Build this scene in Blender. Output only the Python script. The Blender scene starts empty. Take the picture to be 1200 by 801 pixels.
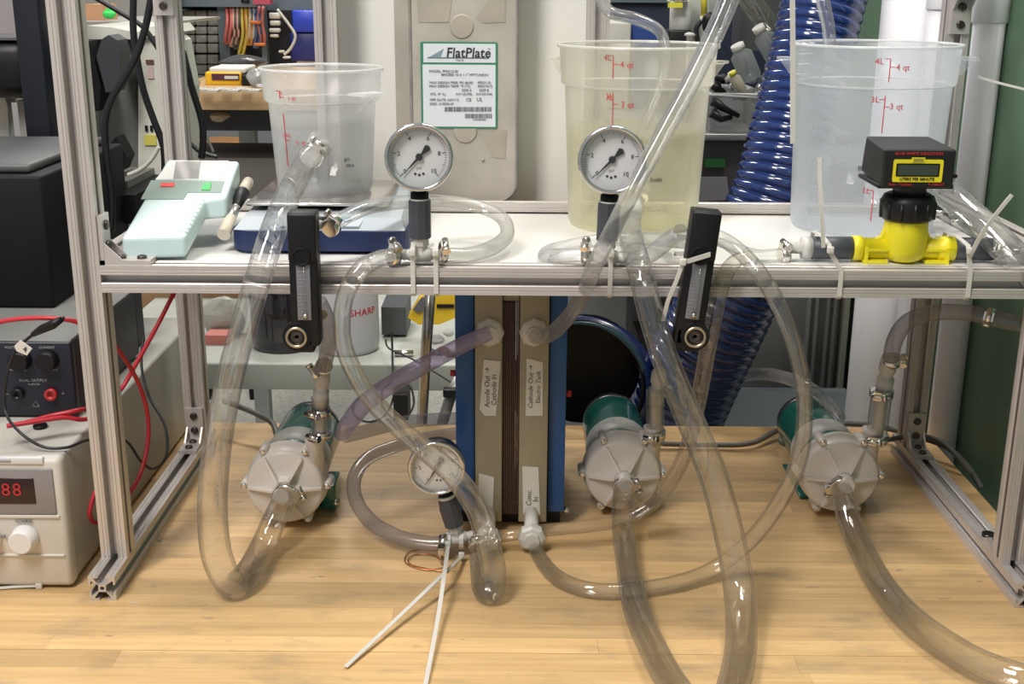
import bpy, bmesh, math, random
from mathutils import Vector as V, Matrix as M
random.seed(7)
S = bpy.context.scene
COL = S.collection
# ------------------------------------------------------------------ camera
FP = 1410.0
CP = V((-.0548, -1.1793, .6506)); PITCH, YAW, ROLL = .2901, -.0041, .006
_F = V((math.sin(YAW)*math.cos(PITCH), math.cos(YAW)*math.cos(PITCH), -math.sin(PITCH)))
_R = V((math.cos(YAW), -math.sin(YAW), 0)); _U = _R.cross(_F)
_R, _U = math.cos(ROLL)*_R + math.sin(ROLL)*_U, -math.sin(ROLL)*_R + math.cos(ROLL)*_U
cd = bpy.data.cameras.new('camera'); cam = bpy.data.objects.new('camera', cd); COL.objects.link(cam)
cd.sensor_width = 36; cd.lens = FP/1200*36; cd.clip_start = .02; cd.clip_end = 50
cam.matrix_world = M(((_R.x, _U.x, -_F.x, CP.x), (_R.y, _U.y, -_F.y, CP.y), (_R.z, _U.z, -_F.z, CP.z), (0, 0, 0, 1)))
S.camera = cam
# ------------------------------------------------------------------ world and lights
S.view_settings.view_transform = 'Standard'; S.view_settings.look = 'None'
S.view_settings.gamma = 1; S.view_settings.use_curve_mapping = False
S.view_settings.exposure = 0.0
S.cycles.max_bounces = 10; S.cycles.transparent_max_bounces = 48; S.cycles.glossy_bounces = 3
S.cycles.caustics_reflective = False; S.cycles.caustics_refractive = False
wd = bpy.data.worlds.new('room_light'); S.world = wd; wd.use_nodes = True
wd.node_tree.nodes['Background'].inputs[0].default_value = (.95, .93, .92, 1)
wd.node_tree.nodes['Background'].inputs[1].default_value = .43
def area(name, loc, look, sx, sy, power, col):
    l = bpy.data.lights.new(name, 'AREA'); l.shape = 'RECTANGLE'; l.size = sx; l.size_y = sy; l.energy = power; l.color = col
    o = bpy.data.objects.new(name, l); COL.objects.link(o); o.location = loc
    o.rotation_euler = (V(look)-V(loc)).to_track_quat('-Z', 'Y').to_euler(); return o
area('overhead_light', (.62, .42, 2.1), (0.0, .0, 0), .25, 1.1, 46, (1, .93, .82))
area('overhead_light', (-.9, -1.1, 2.3), (-.1, .2, .3), .5, 1.2, 62, (1, .95, .89))  # added front fill that brightens the sides facing the camera
area('overhead_light', (-.6, 2.2, 2.2), (-.5, 2.4, 0), 1.2, .4, 45, (1, .97, .92))

# ------------------------------------------------------------------ pixel helpers (1200x801 frame)
def ray(px, py): return _F + (px-600)/FP*_R + (400.5-py)/FP*_U
def W(px, py, Y):
    d = ray(px, py); return CP + d*((Y-CP.y)/d.y)
def WZ(px, py, z):
    d = ray(px, py); return CP + d*((z-CP.z)/d.z)
def dep(p): return (V(p)-CP).dot(_F)
def mpp(p): return dep(p)/FP        # metres per pixel at a point

# ------------------------------------------------------------------ materials
MT = {}
def _new(name):
    m = bpy.data.materials.new(name); m.use_nodes = True; nt = m.node_tree; nt.nodes.clear()
    return m, nt, nt.nodes.new('ShaderNodeOutputMaterial')
def mat(name, col, rough=.5, metal=0, noise=0, nscale=30, bump=0, bscale=200, coat=0, spec=.5, trans=0, emit=0, stretch=None):
    if name in MT: return MT[name]
    m, nt, out = _new(name); N = nt.nodes.new; L = nt.links.new
    b = N('ShaderNodeBsdfPrincipled'); L(b.outputs[0], out.inputs[0])
    b.inputs['Base Color'].default_value = (*col, 1); b.inputs['Roughness'].default_value = rough
    b.inputs['Metallic'].default_value = metal; b.inputs['Coat Weight'].default_value = coat
    b.inputs['Specular IOR Level'].default_value = spec
    if emit: b.inputs['Emission Color'].default_value = (*col, 1); b.inputs['Emission Strength'].default_value = emit
    if trans:
        t = N('ShaderNodeBsdfTranslucent'); t.inputs[0].default_value = (*col, 1); x = N('ShaderNodeMixShader')
        x.inputs[0].default_value = trans; L(b.outputs[0], x.inputs[1]); L(t.outputs[0], x.inputs[2]); L(x.outputs[0], out.inputs[0])
    tc = N('ShaderNodeTexCoord'); mp = N('ShaderNodeMapping'); L(tc.outputs['Object'], mp.inputs[0])
    if stretch: mp.inputs['Scale'].default_value = stretch
    if noise:
        n = N('ShaderNodeTexNoise'); n.inputs['Scale'].default_value = nscale; n.inputs['Detail'].default_value = 5; L(mp.outputs[0], n.inputs[0])
        r = N('ShaderNodeMapRange'); r.inputs[1].default_value = .3; r.inputs[2].default_value = .7
        r.inputs[3].default_value = 1-noise; r.inputs[4].default_value = 1+noise*.6; L(n.outputs[0], r.inputs[0])
        mx = N('ShaderNodeMix'); mx.data_type = 'RGBA'; mx.blend_type = 'MULTIPLY'; mx.inputs[0].default_value = 1
        mx.inputs[6].default_value = (*col, 1); L(r.outputs[0], mx.inputs[7]); L(mx.outputs[2], b.inputs['Base Color'])
        rr = N('ShaderNodeMapRange'); rr.inputs[3].default_value = max(.02, rough-.08); rr.inputs[4].default_value = min(1, rough+.1)
        L(n.outputs[0], rr.inputs[0]); L(rr.outputs[0], b.inputs['Roughness'])
    if bump:
        n2 = N('ShaderNodeTexNoise'); n2.inputs['Scale'].default_value = bscale; n2.inputs['Detail'].default_value = 3; L(mp.outputs[0], n2.inputs[0])
        bp = N('ShaderNodeBump'); bp.inputs['Strength'].default_value = bump; bp.inputs['Distance'].default_value = .001
        L(n2.outputs[0], bp.inputs['Height']); L(bp.outputs[0], b.inputs['Normal'])
    MT[name] = m; return m
def clear(name, tint=(.96, .96, .94), edge=(.55, .55, .55), milk=.06, milk_edge=.35, mcol=(.85, .85, .83), gloss=.06, rough=.06, power=2.2, bubbles=0, transl=.5, refr=0):
    """clear or milky plastic: see-through, whiter and darker towards its grazing edges, with a sharp gloss"""
    if name in MT: return MT[name]
    m, nt, out = _new(name); N = nt.nodes.new; L = nt.links.new
    lw = N('ShaderNodeLayerWeight'); lw.inputs[0].default_value = .5
    pw = N('ShaderNodeMath'); pw.operation = 'POWER'; L(lw.outputs['Facing'], pw.inputs[0]); pw.inputs[1].default_value = power
    tcm = N('ShaderNodeMix'); tcm.data_type = 'RGBA'; tcm.inputs[6].default_value = (*tint, 1); tcm.inputs[7].default_value = (*edge, 1)
    L(pw.outputs[0], tcm.inputs[0])
    tr = N('ShaderNodeBsdfTransparent'); L(tcm.outputs[2], tr.inputs[0])
    df = N('ShaderNodeBsdfDiffuse'); df.inputs[0].default_value = (*mcol, 1)
    tl = N('ShaderNodeBsdfTranslucent'); tl.inputs[0].default_value = (*mcol, 1)
    dt = N('ShaderNodeMixShader'); dt.inputs[0].default_value = transl; L(df.outputs[0], dt.inputs[1]); L(tl.outputs[0], dt.inputs[2])
    mr = N('ShaderNodeMapRange'); mr.inputs[3].default_value = milk; mr.inputs[4].default_value = milk_edge; L(pw.outputs[0], mr.inputs[0])
    fac = mr.outputs[0]
    if bubbles:
        tc = N('ShaderNodeTexCoord'); vo = N('ShaderNodeTexVoronoi'); vo.inputs['Scale'].default_value = 420; L(tc.outputs['Object'], vo.inputs[0])
        lt = N('ShaderNodeMath'); lt.operation = 'LESS_THAN'; lt.inputs[1].default_value = .28; L(vo.outputs['Distance'], lt.inputs[0])
        nz = N('ShaderNodeTexNoise'); nz.inputs['Scale'].default_value = 60; L(tc.outputs['Object'], nz.inputs[0])
        gt = N('ShaderNodeMath'); gt.operation = 'GREATER_THAN'; gt.inputs[1].default_value = .54; L(nz.outputs[0], gt.inputs[0])
        mu = N('ShaderNodeMath'); mu.operation = 'MULTIPLY'; L(lt.outputs[0], mu.inputs[0]); L(gt.outputs[0], mu.inputs[1])
        m2 = N('ShaderNodeMath'); m2.operation = 'MULTIPLY_ADD'; L(mu.outputs[0], m2.inputs[0]); m2.inputs[1].default_value = bubbles; L(fac, m2.inputs[2]); m2.use_clamp = True
        fac = m2.outputs[0]
    x1 = N('ShaderNodeMixShader'); L(fac, x1.inputs[0]); L(tr.outputs[0], x1.inputs[1]); L(dt.outputs[0], x1.inputs[2])
    if refr:
        rf = N('ShaderNodeBsdfRefraction'); rf.inputs['IOR'].default_value = 1.32; rf.inputs['Roughness'].default_value = .03; L(tcm.outputs[2], rf.inputs[0])
        x0 = x1; x1 = N('ShaderNodeMixShader'); x1.inputs[0].default_value = refr; L(x0.outputs[0], x1.inputs[1]); L(rf.outputs[0], x1.inputs[2])
    gl = N('ShaderNodeBsdfGlossy'); gl.inputs['Roughness'].default_value = rough
    p4 = N('ShaderNodeMath'); p4.operation = 'POWER'; L(lw.outputs['Facing'], p4.inputs[0]); p4.inputs[1].default_value = 4
    ma = N('ShaderNodeMath'); ma.operation = 'MULTIPLY_ADD'; L(p4.outputs[0], ma.inputs[0]); ma.inputs[1].default_value = .35; ma.inputs[2].default_value = gloss
    x2 = N('ShaderNodeMixShader'); L(ma.outputs[0], x2.inputs[0]); L(x1.outputs[0], x2.inputs[1]); L(gl.outputs[0], x2.inputs[2])
    L(x2.outputs[0], out.inputs[0]); MT[name] = m; return m
def wood(name, c1, c2, rough=.42, rand=True, stains=0):
    if name in MT: return MT[name]
    m, nt, out = _new(name); N = nt.nodes.new; L = nt.links.new
    b = N('ShaderNodeBsdfPrincipled'); L(b.outputs[0], out.inputs[0]); b.inputs['Roughness'].default_value = rough; b.inputs['Coat Weight'].default_value = .12; b.inputs['Coat Roughness'].default_value = .25
    geo = N('ShaderNodeNewGeometry'); oi = N('ShaderNodeObjectInfo')
    ad = N('ShaderNodeVectorMath'); ad.operation = 'MULTIPLY_ADD'; L(oi.outputs['Random'], ad.inputs[0]); ad.inputs[1].default_value = (3, 5, 7); L(geo.outputs['Position'], ad.inputs[2])
    mp = N('ShaderNodeMapping'); mp.inputs['Scale'].default_value = (2.5, 55, 55); L(ad.outputs[0], mp.inputs[0])
    n = N('ShaderNodeTexNoise'); n.inputs['Scale'].default_value = 1.6; n.inputs['Detail'].default_value = 7; n.inputs['Roughness'].default_value = .65; L(mp.outputs[0], n.inputs[0])
    mx = N('ShaderNodeMix'); mx.data_type = 'RGBA'; mx.inputs[6].default_value = (*c1, 1); mx.inputs[7].default_value = (*c2, 1)
    r = N('ShaderNodeMapRange'); r.inputs[1].default_value = .3; r.inputs[2].default_value = .72; L(n.outputs[0], r.inputs[0]); L(r.outputs[0], mx.inputs[0])
    hs = N('ShaderNodeHueSaturation'); L(mx.outputs[2], hs.inputs['Color'])
    rv = N('ShaderNodeMapRange'); rv.inputs[3].default_value = .80; rv.inputs[4].default_value = 1.10; L(oi.outputs['Random'], rv.inputs[0]); L(rv.outputs[0], hs.inputs['Value'])
    # small flecks of beech
    mp3 = N('ShaderNodeMapping'); mp3.inputs['Scale'].default_value = (150, 700, 1); L(geo.outputs['Position'], mp3.inputs[0])
    n3 = N('ShaderNodeTexNoise'); n3.inputs['Scale'].default_value = 1; L(mp3.outputs[0], n3.inputs[0])
    r3 = N('ShaderNodeMapRange'); r3.inputs[1].default_value = .62; r3.inputs[2].default_value = .75; r3.inputs[3].default_value = 1; r3.inputs[4].default_value = .86; L(n3.outputs[0], r3.inputs[0])
    m3 = N('ShaderNodeMix'); m3.data_type = 'RGBA'; m3.blend_type = 'MULTIPLY'; m3.inputs[0].default_value = 1; L(hs.outputs[0], m3.inputs[6]); L(r3.outputs[0], m3.inputs[7])
    last = m3.outputs[2]
    if stains:
        mp2 = N('ShaderNodeMapping'); mp2.inputs['Scale'].default_value = (7, 16, 1); L(geo.outputs['Position'], mp2.inputs[0])
        n2 = N('ShaderNodeTexNoise'); n2.inputs['Scale'].default_value = 1.3; n2.inputs['Detail'].default_value = 6; n2.inputs['Roughness'].default_value = .62; L(mp2.outputs[0], n2.inputs[0])
        r2 = N('ShaderNodeMapRange'); r2.inputs[1].default_value = .52; r2.inputs[2].default_value = .72; r2.inputs[3].default_value = 0; r2.inputs[4].default_value = stains; L(n2.outputs[0], r2.inputs[0])
        m2 = N('ShaderNodeMix'); m2.data_type = 'RGBA'; L(r2.outputs[0], m2.inputs[0]); L(last, m2.inputs[6]); m2.inputs[7].default_value = (.22, .18, .13, 1); last = m2.outputs[2]
        mp5 = N('ShaderNodeMapping'); mp5.inputs['Scale'].default_value = (30, 75, 1); L(geo.outputs['Position'], mp5.inputs[0])
        n5 = N('ShaderNodeTexNoise'); n5.inputs['Scale'].default_value = 1; n5.inputs['Detail'].default_value = 5; L(mp5.outputs[0], n5.inputs[0])
        r5 = N('ShaderNodeMapRange'); r5.inputs[1].default_value = .68; r5.inputs[2].default_value = .74; r5.inputs[4].default_value = .6; L(n5.outputs[0], r5.inputs[0])
        m5 = N('ShaderNodeMix'); m5.data_type = 'RGBA'; L(r5.outputs[0], m5.inputs[0]); L(last, m5.inputs[6]); m5.inputs[7].default_value = (.2, .17, .14, 1); last = m5.outputs[2]
    L(last, b.inputs['Base Color'])
    MT[name] = m; return m
ALU = mat('anodised_aluminium', (.60, .56, .54), .36, .45, noise=.03, nscale=30)
STEEL = mat('polished_steel', (.72, .70, .67), .18, 1, noise=.06)
DARKBOLT = mat('dark_bolt_steel', (.10, .09, .085), .3, .9)
BLACK = mat('black_plastic', (.006, .006, .008), .42, noise=.2, spec=.35)
MATTBLACK = mat('matt_black', (.005, .005, .008), .6, noise=.2, spec=.25)
NAVY = mat('navy_plastic', (.010, .022, .085), .42, noise=.08)
WHITEP = mat('white_plastic', (.74, .74, .73), .4, trans=.2, noise=.04)
NYLON = mat('white_nylon', (.80, .79, .76), .35, trans=.3, noise=.05)
PVC = mat('white_pvc_pipe', (.80, .81, .86), .45, noise=.05, nscale=8)
GREYPVC = mat('dark_grey_pvc', (.055, .06, .075), .42, noise=.15)
HOUSING = mat('cream_polypropylene', (.84, .79, .74), .35, trans=.2, noise=.06)
GREEN = mat('green_motor_paint', (.006, .13, .10), .22, coat=.4, noise=.1)
BLUE = mat('blue_painted_plate', (.015, .085, .27), .38, noise=.1)
BEIGE = mat('tan_endplate', (.33, .29, .20), .5, noise=.08)
BROWN = mat('brown_cell_layers', (.085, .05, .04), .5, noise=.2, stretch=(12, 1, 1), nscale=60)
YELLOW = mat('yellow_plastic', (.80, .70, .02), .42, noise=.05)
RED = mat('red_ink', (.55, .01, .03), .6)
INK = mat('black_ink', (.02, .02, .025), .6)
PAPER = mat('white_paper_tape', (.66, .64, .58), .7, noise=.06)
GREYMETAL = mat('grey_enamel', (.27, .29, .28), .5, noise=.08)
CREAM = mat('cream_enamel', (.58, .59, .53), .5, noise=.06)
TUBE = clear('clear_vinyl_tube', tint=(.985, .985, .975), edge=(.62, .62, .61), milk=.018, milk_edge=.42, mcol=(.95, .95, .94), gloss=.09, rough=.07, power=3.4, refr=.28)
BUBBLE = clear('bubbly_clear_tube', tint=(.985, .985, .98), edge=(.70, .70, .69), milk=.015, milk_edge=.42, mcol=(.95, .95, .95), gloss=.09, rough=.05, power=3.8, bubbles=.22, refr=.30)
MILKY = clear('cloudy_tube', tint=(.96, .96, .97), edge=(.80, .80, .80), milk=.12, milk_edge=.5, mcol=(.90, .90, .91), refr=.3, gloss=.05, rough=.1)
LAV = clear('lavender_tube', tint=(.80, .77, .92), edge=(.62, .59, .76), milk=.30, milk_edge=.5, mcol=(.66, .62, .82), gloss=.06, rough=.12)
PEACH = clear('amber_tinted_tube', tint=(.985, .965, .93), edge=(.72, .66, .6), milk=.07, milk_edge=.42, mcol=(.92, .82, .70), power=3, refr=.2, gloss=.05, rough=.1)
GREYT = clear('grey_tube', tint=(.82, .81, .83), edge=(.62, .62, .64), milk=.2, milk_edge=.45, mcol=(.55, .54, .56), gloss=.06, rough=.15)
BUCKET = clear('translucent_bucket', tint=(.97, .975, .985), edge=(.9, .92, .94), milk=.22, milk_edge=.6, mcol=(.90, .94, .99), gloss=.02, rough=.25, power=2.4, transl=.6)
BUCKETW = clear('liquid_reflection_bucket', tint=(.98, .978, .955), edge=(.92, .91, .87), milk=.20, milk_edge=.6, mcol=(.96, .94, .85), gloss=.02, rough=.25, power=2.4, transl=.6)  # wall yellowed to paint in the liquid's reflection
BUCKETC = clear('white_translucent_bucket', tint=(.985, .985, .985), edge=(.93, .93, .94), milk=.20, milk_edge=.6, mcol=(.97, .97, .97), gloss=.02, rough=.25, power=2.4, transl=.6)
RIMM = clear('white_bucket_rim', tint=(.98, .98, .98), edge=(.95, .95, .95), milk=.55, milk_edge=.8, mcol=(.95, .96, .97), gloss=.05, rough=.2, transl=.5)
WATERC = clear('clear_water', tint=(.985, .985, .985), edge=(.92, .93, .94), milk=.08, milk_edge=.2, mcol=(.85, .9, .92), gloss=.04, rough=.03)
WATERY = clear('yellowish_electrolyte', tint=(.96, .955, .84), edge=(.9, .9, .76), milk=.12, milk_edge=.3, mcol=(.90, .90, .74), gloss=.04, rough=.05)
GLASS = clear('lens_glass', tint=(.97, .97, .97), edge=(.8, .8, .8), milk=0, milk_edge=.1, gloss=.05, rough=.03)

# ------------------------------------------------------------------ geometry builder
class MB:
    def __init__(s): s.v = []; s.f = []; s.sm = []
    def add(s, vs, fs, smooth=False):
        n = len(s.v); s.v += [V(a) for a in vs]; s.f += [tuple(i+n for i in f) for f in fs]; s.sm += [smooth]*len(fs); return s
    def box(s, a, b, bev=0):
        x0, y0, z0 = [min(a[i], b[i]) for i in range(3)]; x1, y1, z1 = [max(a[i], b[i]) for i in range(3)]
        if bev <= 0:
            return s.add([(x0,y0,z0),(x1,y0,z0),(x1,y1,z0),(x0,y1,z0),(x0,y0,z1),(x1,y0,z1),(x1,y1,z1),(x0,y1,z1)],
                         [(0,3,2,1),(4,5,6,7),(0,1,5,4),(1,2,6,5),(2,3,7,6),(3,0,4,7)])
        bm = bmesh.new(); bmesh.ops.create_cube(bm, size=1)
        for v in bm.verts: v.co = V(((x0+x1)/2+v.co.x*(x1-x0), (y0+y1)/2+v.co.y*(y1-y0), (z0+z1)/2+v.co.z*(z1-z0)))
        bmesh.ops.bevel(bm, geom=bm.edges[:], offset=min(bev, (x1-x0)*.45, (y1-y0)*.45, (z1-z0)*.45), segments=2, profile=.5, affect='EDGES')
        return s.bm(bm, True)
    def bm(s, bm, smooth=False):
        bm.verts.index_update(); s.add([v.co.copy() for v in bm.verts], [[v.index for v in f.verts] for f in bm.faces], smooth); bm.free(); return s
    def hexa(s, p):  # eight corners: bottom four, top four
        return s.add(p, [(0,3,2,1),(4,5,6,7),(0,1,5,4),(1,2,6,5),(2,3,7,6),(3,0,4,7)])
    def prism(s, poly, ext):
        n = len(poly); e = V(ext); a = [V(p) for p in poly]
        return s.add(a+[p+e for p in a], [tuple(range(n-1,-1,-1)), tuple(range(n,2*n))]+[(i,(i+1)%n,n+(i+1)%n,n+i) for i in range(n)])
    def lathe(s, o, ax, prof, n=32, smooth=True, caps=True):
        """prof: (distance along axis, radius) list"""
        o = V(o); ax = V(ax).normalized(); u = ax.orthogonal().normalized(); w = ax.cross(u); k = len(s.v); m = len(prof)
        for (h, r) in prof:
            for i in range(n):
                a = 2*math.pi*i/n; s.v.append(o+ax*h+(u*math.cos(a)+w*math.sin(a))*max(r, 1e-5))
        for j in range(m-1):
            for i in range(n):
                s.f.append((k+j*n+i, k+j*n+(i+1)%n, k+(j+1)*n+(i+1)%n, k+(j+1)*n+i)); s.sm.append(smooth)
        if caps:
            s.f.append(tuple(k+i for i in range(n-1,-1,-1))); s.sm.append(False)
            s.f.append(tuple(k+(m-1)*n+i for i in range(n))); s.sm.append(False)
        return s
    def cyl(s, a, b, r, r2=None, n=24):
        a = V(a); b = V(b); return s.lathe(a, b-a, [(0, r), ((b-a).length, r if r2 is None else r2)], n)
    def sweep(s, pts, prof, up=None, closed=False, caps=True, smooth=True, scales=None):
        """sweep the 2-D outline prof along pts"""
        k = len(s.v); n = len(prof); m = len(pts); pts = [V(p) for p in pts]
        u = None
        for i, p in enumerate(pts):
            if closed: t = pts[(i+1) % m]-pts[i-1]
            else: t = pts[min(i+1, m-1)]-pts[max(i-1, 0)]
            t = t.normalized() if t.length > 1e-9 else V((0, 0, 1))
            if up is not None: u = V(up)-t*V(up).dot(t)
            elif u is None: u = t.orthogonal()
            else: u = u-t*u.dot(t)
            u = u.normalized() if u.length > 1e-6 else t.orthogonal().normalized()
            w = t.cross(u); sc = scales[i] if scales else 1
            for (a, b) in prof: s.v.append(p+(u*a+w*b)*sc)
        for j in range(m if closed else m-1):
            for i in range(n):
                j2 = (j+1) % m
                s.f.append((k+j*n+i, k+j*n+(i+1)%n, k+j2*n+(i+1)%n, k+j2*n+i)); s.sm.append(smooth)
        if caps and not closed:
            s.f.append(tuple(k+i for i in range(n-1,-1,-1))); s.sm.append(False)
            s.f.append(tuple(k+(m-1)*n+i for i in range(n))); s.sm.append(False)
        return s
    def tube(s, pts, rs, n=14, caps=True):
        if not isinstance(rs, (list, tuple)): rs = [rs]*len(pts)
        return s.sweep(pts, [(math.cos(2*math.pi*i/n), math.sin(2*math.pi*i/n)) for i in range(n)], scales=rs, caps=caps)
    def sphere(s, c, r, sc=(1,1,1), n=16):
        bm = bmesh.new(); bmesh.ops.create_uvsphere(bm, u_segments=n, v_segments=n//2+2, radius=r)
        for v in bm.verts: v.co = V((v.co.x*sc[0], v.co.y*sc[1], v.co.z*sc[2]))+V(c)
        return s.bm(bm, True)
    def xf(s, mtx): s.v = [mtx @ v for v in s.v]; return s
def origin_of(o):
    l = V((0, 0, 0))
    while o is not None: l = l+o.location; o = o.parent
    return l
def link(o, parent=None):
    COL.objects.link(o)
    if parent is not None: o.parent = parent
    return o
def build(mb, name, m, parent=None, world=True, label=None, stuff=False):
    off = origin_of(parent) if (world and parent is not None) else V((0, 0, 0)); loc = V((0, 0, 0))
    if parent is None:
        xs = [v.x for v in mb.v]; ys = [v.y for v in mb.v]; zs = [v.z for v in mb.v]
        off = loc = V(((min(xs)+max(xs))/2, (min(ys)+max(ys))/2, min(zs)))
    me = bpy.data.meshes.new(name); me.from_pydata([v-off for v in mb.v], [], mb.f); me.polygons.foreach_set('use_smooth', mb.sm)
    me.materials.append(m); me.update(); fix(me)
    o = bpy.data.objects.new(name, me); o.location = loc; link(o, parent)
    if label: o['label'] = label
    if stuff: o['kind'] = 'stuff'
    return o
def fix(me):
    b = bmesh.new(); b.from_mesh(me); bmesh.ops.recalc_face_normals(b, faces=b.faces[:]); b.to_mesh(me); b.free()
def thing(name, label, cat, loc=(0, 0, 0), group=None, rot=None):
    o = bpy.data.objects.new(name, None); o.empty_display_size = .02; link(o); o.location = loc
    if rot: o.rotation_euler = rot
    o['label'] = label; o['category'] = cat
    if group: o['group'] = group
    return o
def tag(o, label, cat, group=None):
    o['label'] = label; o['category'] = cat
    if group: o['group'] = group
    return o
def struct(o): o['kind'] = 'structure'; return o
def copy_tree(o, parent=None):
    c = o.copy(); COL.objects.link(c)
    if parent: c.parent = parent
    for ch in list(o.children): copy_tree(ch, c)
    return c
def curve_mesh(cu, name):
    o = bpy.data.objects.new('tmp', cu); COL.objects.link(o); dg = bpy.context.evaluated_depsgraph_get(); dg.update()
    me = bpy.data.meshes.new_from_object(o.evaluated_get(dg)); me.name = name
    bpy.data.objects.remove(o); return me
def text_mesh(s, size, ext=.00015, align='CENTER', bold=False, shear=0):
    cu = bpy.data.curves.new('t', 'FONT'); cu.body = s; cu.size = size; cu.extrude = ext; cu.align_x = align; cu.align_y = 'CENTER'; cu.resolution_u = 2
    cu.shear = shear
    if bold: cu.offset = size*.012
    return curve_mesh(cu, 'lettering')
def text(s, size, pos, X, Y, m, parent, name='lettering', align='CENTER', bold=False, wrap=None, shear=0, sx=1.0):
    """text with its reading direction X and its up direction Y, world axes; wrap=(axis point, radius) bends it round a vertical cylinder"""
    me = text_mesh(s, size, .0002, align, bold, shear); X = V(X).normalized(); Y = V(Y).normalized(); Z = X.cross(Y)
    off = origin_of(parent)
    for v in me.vertices:
        c = v.co
        if wrap:
            ax, rad = wrap; p = V(pos); a0 = math.atan2(p.x-ax.x, -(p.y-ax.y)); a = a0+c.x*sx/rad; r = rad+.0006+c.z
            z = p.z+c.y
            if len(wrap) == 2: v.co = V((ax.x+math.sin(a)*r, ax.y-math.cos(a)*r, z))-off
        else: v.co = V(pos)+X*c.x*sx+Y*c.y+Z*(c.z+.0003)-off
    me.materials.clear(); me.materials.append(m); o = bpy.data.objects.new(name, me); link(o, parent); return o
def crom(P, n=8):
    """Catmull-Rom through (x,y,z,r) control points"""
    out = []; Q = [P[0]]+list(P)+[P[-1]]
    for i in range(1, len(Q)-2):
        a, b, c, d = Q[i-1:i+3]
        for k in range(n):
            t = k/n
            out.append([.5*((2*b[j])+(-a[j]+c[j])*t+(2*a[j]-5*b[j]+4*c[j]-d[j])*t*t+(-a[j]+3*b[j]-3*c[j]+d[j])*t**3) for j in range(len(b))])
    out.append(list(P[-1])); return out
def ppath(pts, n=8):
    """(px,py,Y,width_px) points to smooth world points and radii, never below the bench"""
    P = []
    for (x, y, Y, w) in pts:
        p = W(x, y, Y); r = w/2*mpp(p)
        if p.z < r+.0008 and -.3 < Y < .56: p = WZ(x, y, r+.0008); r = w/2*mpp(p)
        P.append((p.x, p.y, p.z, r))
    Q = crom(P, n); return [V(q[:3]) for q in Q], [q[3] for q in Q]
CL_A = []
def clamp(parent, p, d, r, side=(0, -1, .3), name='hose_clamp', m=None):
    """worm-drive clamp: band, housing and screw as one ring"""
    p = V(p); d = V(d).normalized(); side = V(side); side = (side-d*side.dot(d)).normalized(); w = d.cross(side)
    b = MB(); b.lathe(p-d*.0045, d, [(0, r+.0003), (0, r+.0014), (.009, r+.0014), (.009, r+.0003)], 28)
    c = p+side*(r+.0035)
    b.hexa([c+d*a*.0052+w*e*.005+side*g*.0028 for g in (-1, 1) for a, e in ((-1,-1),(1,-1),(1,1),(-1,1))])
    b.cyl(c-w*.008+side*.0015, c+w*.0075+side*.0015, .0036, n=12)
    b.cyl(c+w*.0075+side*.0015, c+w*.011+side*.0015, .0048, n=6)
    return build(b, name, m or STEEL, parent)
def tube(pts, label, m=TUBE, cat='tubing', name='clear_tube', wall=False, group=None, clamps=(), n=9, seg=18, prints=None):
    P, R = ppath(pts, n)
    t = thing(name, label, cat, tuple(V((P[0].x, P[0].y, min(p.z for p in P)))), group)
    o = MB().tube(P, R, seg, caps=False)
    if wall: o.tube(P, [r*.62 for r in R], seg, caps=False)
    build(o, 'tube_wall', m, t)
    for c in clamps:
        i = min(len(P)-2, max(1, int(c[0]*(len(P)-1)))); clamp(t, P[i], P[i+1]-P[i-1], R[i]+.0002, c[1] if len(c) > 1 else (0, -1, .3))
    if prints:
        f0, f1, pm, sd = prints; rr = random.Random(2); i0, i1 = int(f0*(len(P)-1)), int(f1*(len(P)-1)); b = MB()
        for i in range(i0, i1):
            for k in range(3):
                if rr.random() < .25: continue
                p = P[i].lerp(P[i+1], k/3); d = (P[i+1]-P[i]).normalized(); c = (CP-p).normalized(); w_ = d.cross(c).normalized(); c = (c*math.cos(sd)+w_*math.sin(sd)); c = (c-d*c.dot(d)).normalized(); w_ = d.cross(c)
                q = p+c*(R[i]+.0001); L_ = (P[i+1]-P[i]).length/3*rr.uniform(.4, .8); h_ = rr.uniform(.0006, .0013)
                b.hexa([q+d*e*L_/2+w_*g*h_+c*u_*.0002 for u_ in (0, 1) for e, g in ((-1,-1),(1,-1),(1,1),(-1,1))])
        build(b, 'printed_lettering', pm, t, stuff=True)
    return t
RIB = [(-.0024, -.0006), (.0024, -.0006), (.0024, .0006), (-.0024, .0006)]
def ribbon(mb, pts, up=None, w=1.0, closed=False):
    return mb.sweep(pts, [(a*w, b) for a, b in RIB], up=up, closed=closed, smooth=False)
def pbox(px0, py0, px1, py1, Y, depth, bev=0):
    a = W(px0, py1, Y); b = W(px1, py0, Y); c = W(px0, py0, Y); d = W(px1, py1, Y)
    return MB().box(((a.x+c.x)/2, Y, (a.z+d.z)/2), ((b.x+d.x)/2, Y+depth, (b.z+c.z)/2), bev)
# ================================================================== SETTING
FLOOR_Z = -.9
m_floor = mat('speckled_terrazzo', (.80, .78, .70), .5, noise=.25, nscale=90)
struct(build(MB().box((-6, -3, FLOOR_Z-.05), (.9, 5.2, FLOOR_Z)), 'floor', m_floor))
struct(build(MB().box((-6, 5.2, FLOOR_Z), (.9, 5.3, 2.6)), 'wall_back', mat('back_wall_paint', (.22, .23, .25), .8)))
XR = W(1135, 570, .32).x + .012
struct(build(MB().box((.60, -1.6, FLOOR_Z), (.68, 5.2, 2.6)), 'wall_right', mat('green_board_wall', (.10, .175, .11), .55, noise=.1, nscale=5)))

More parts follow.
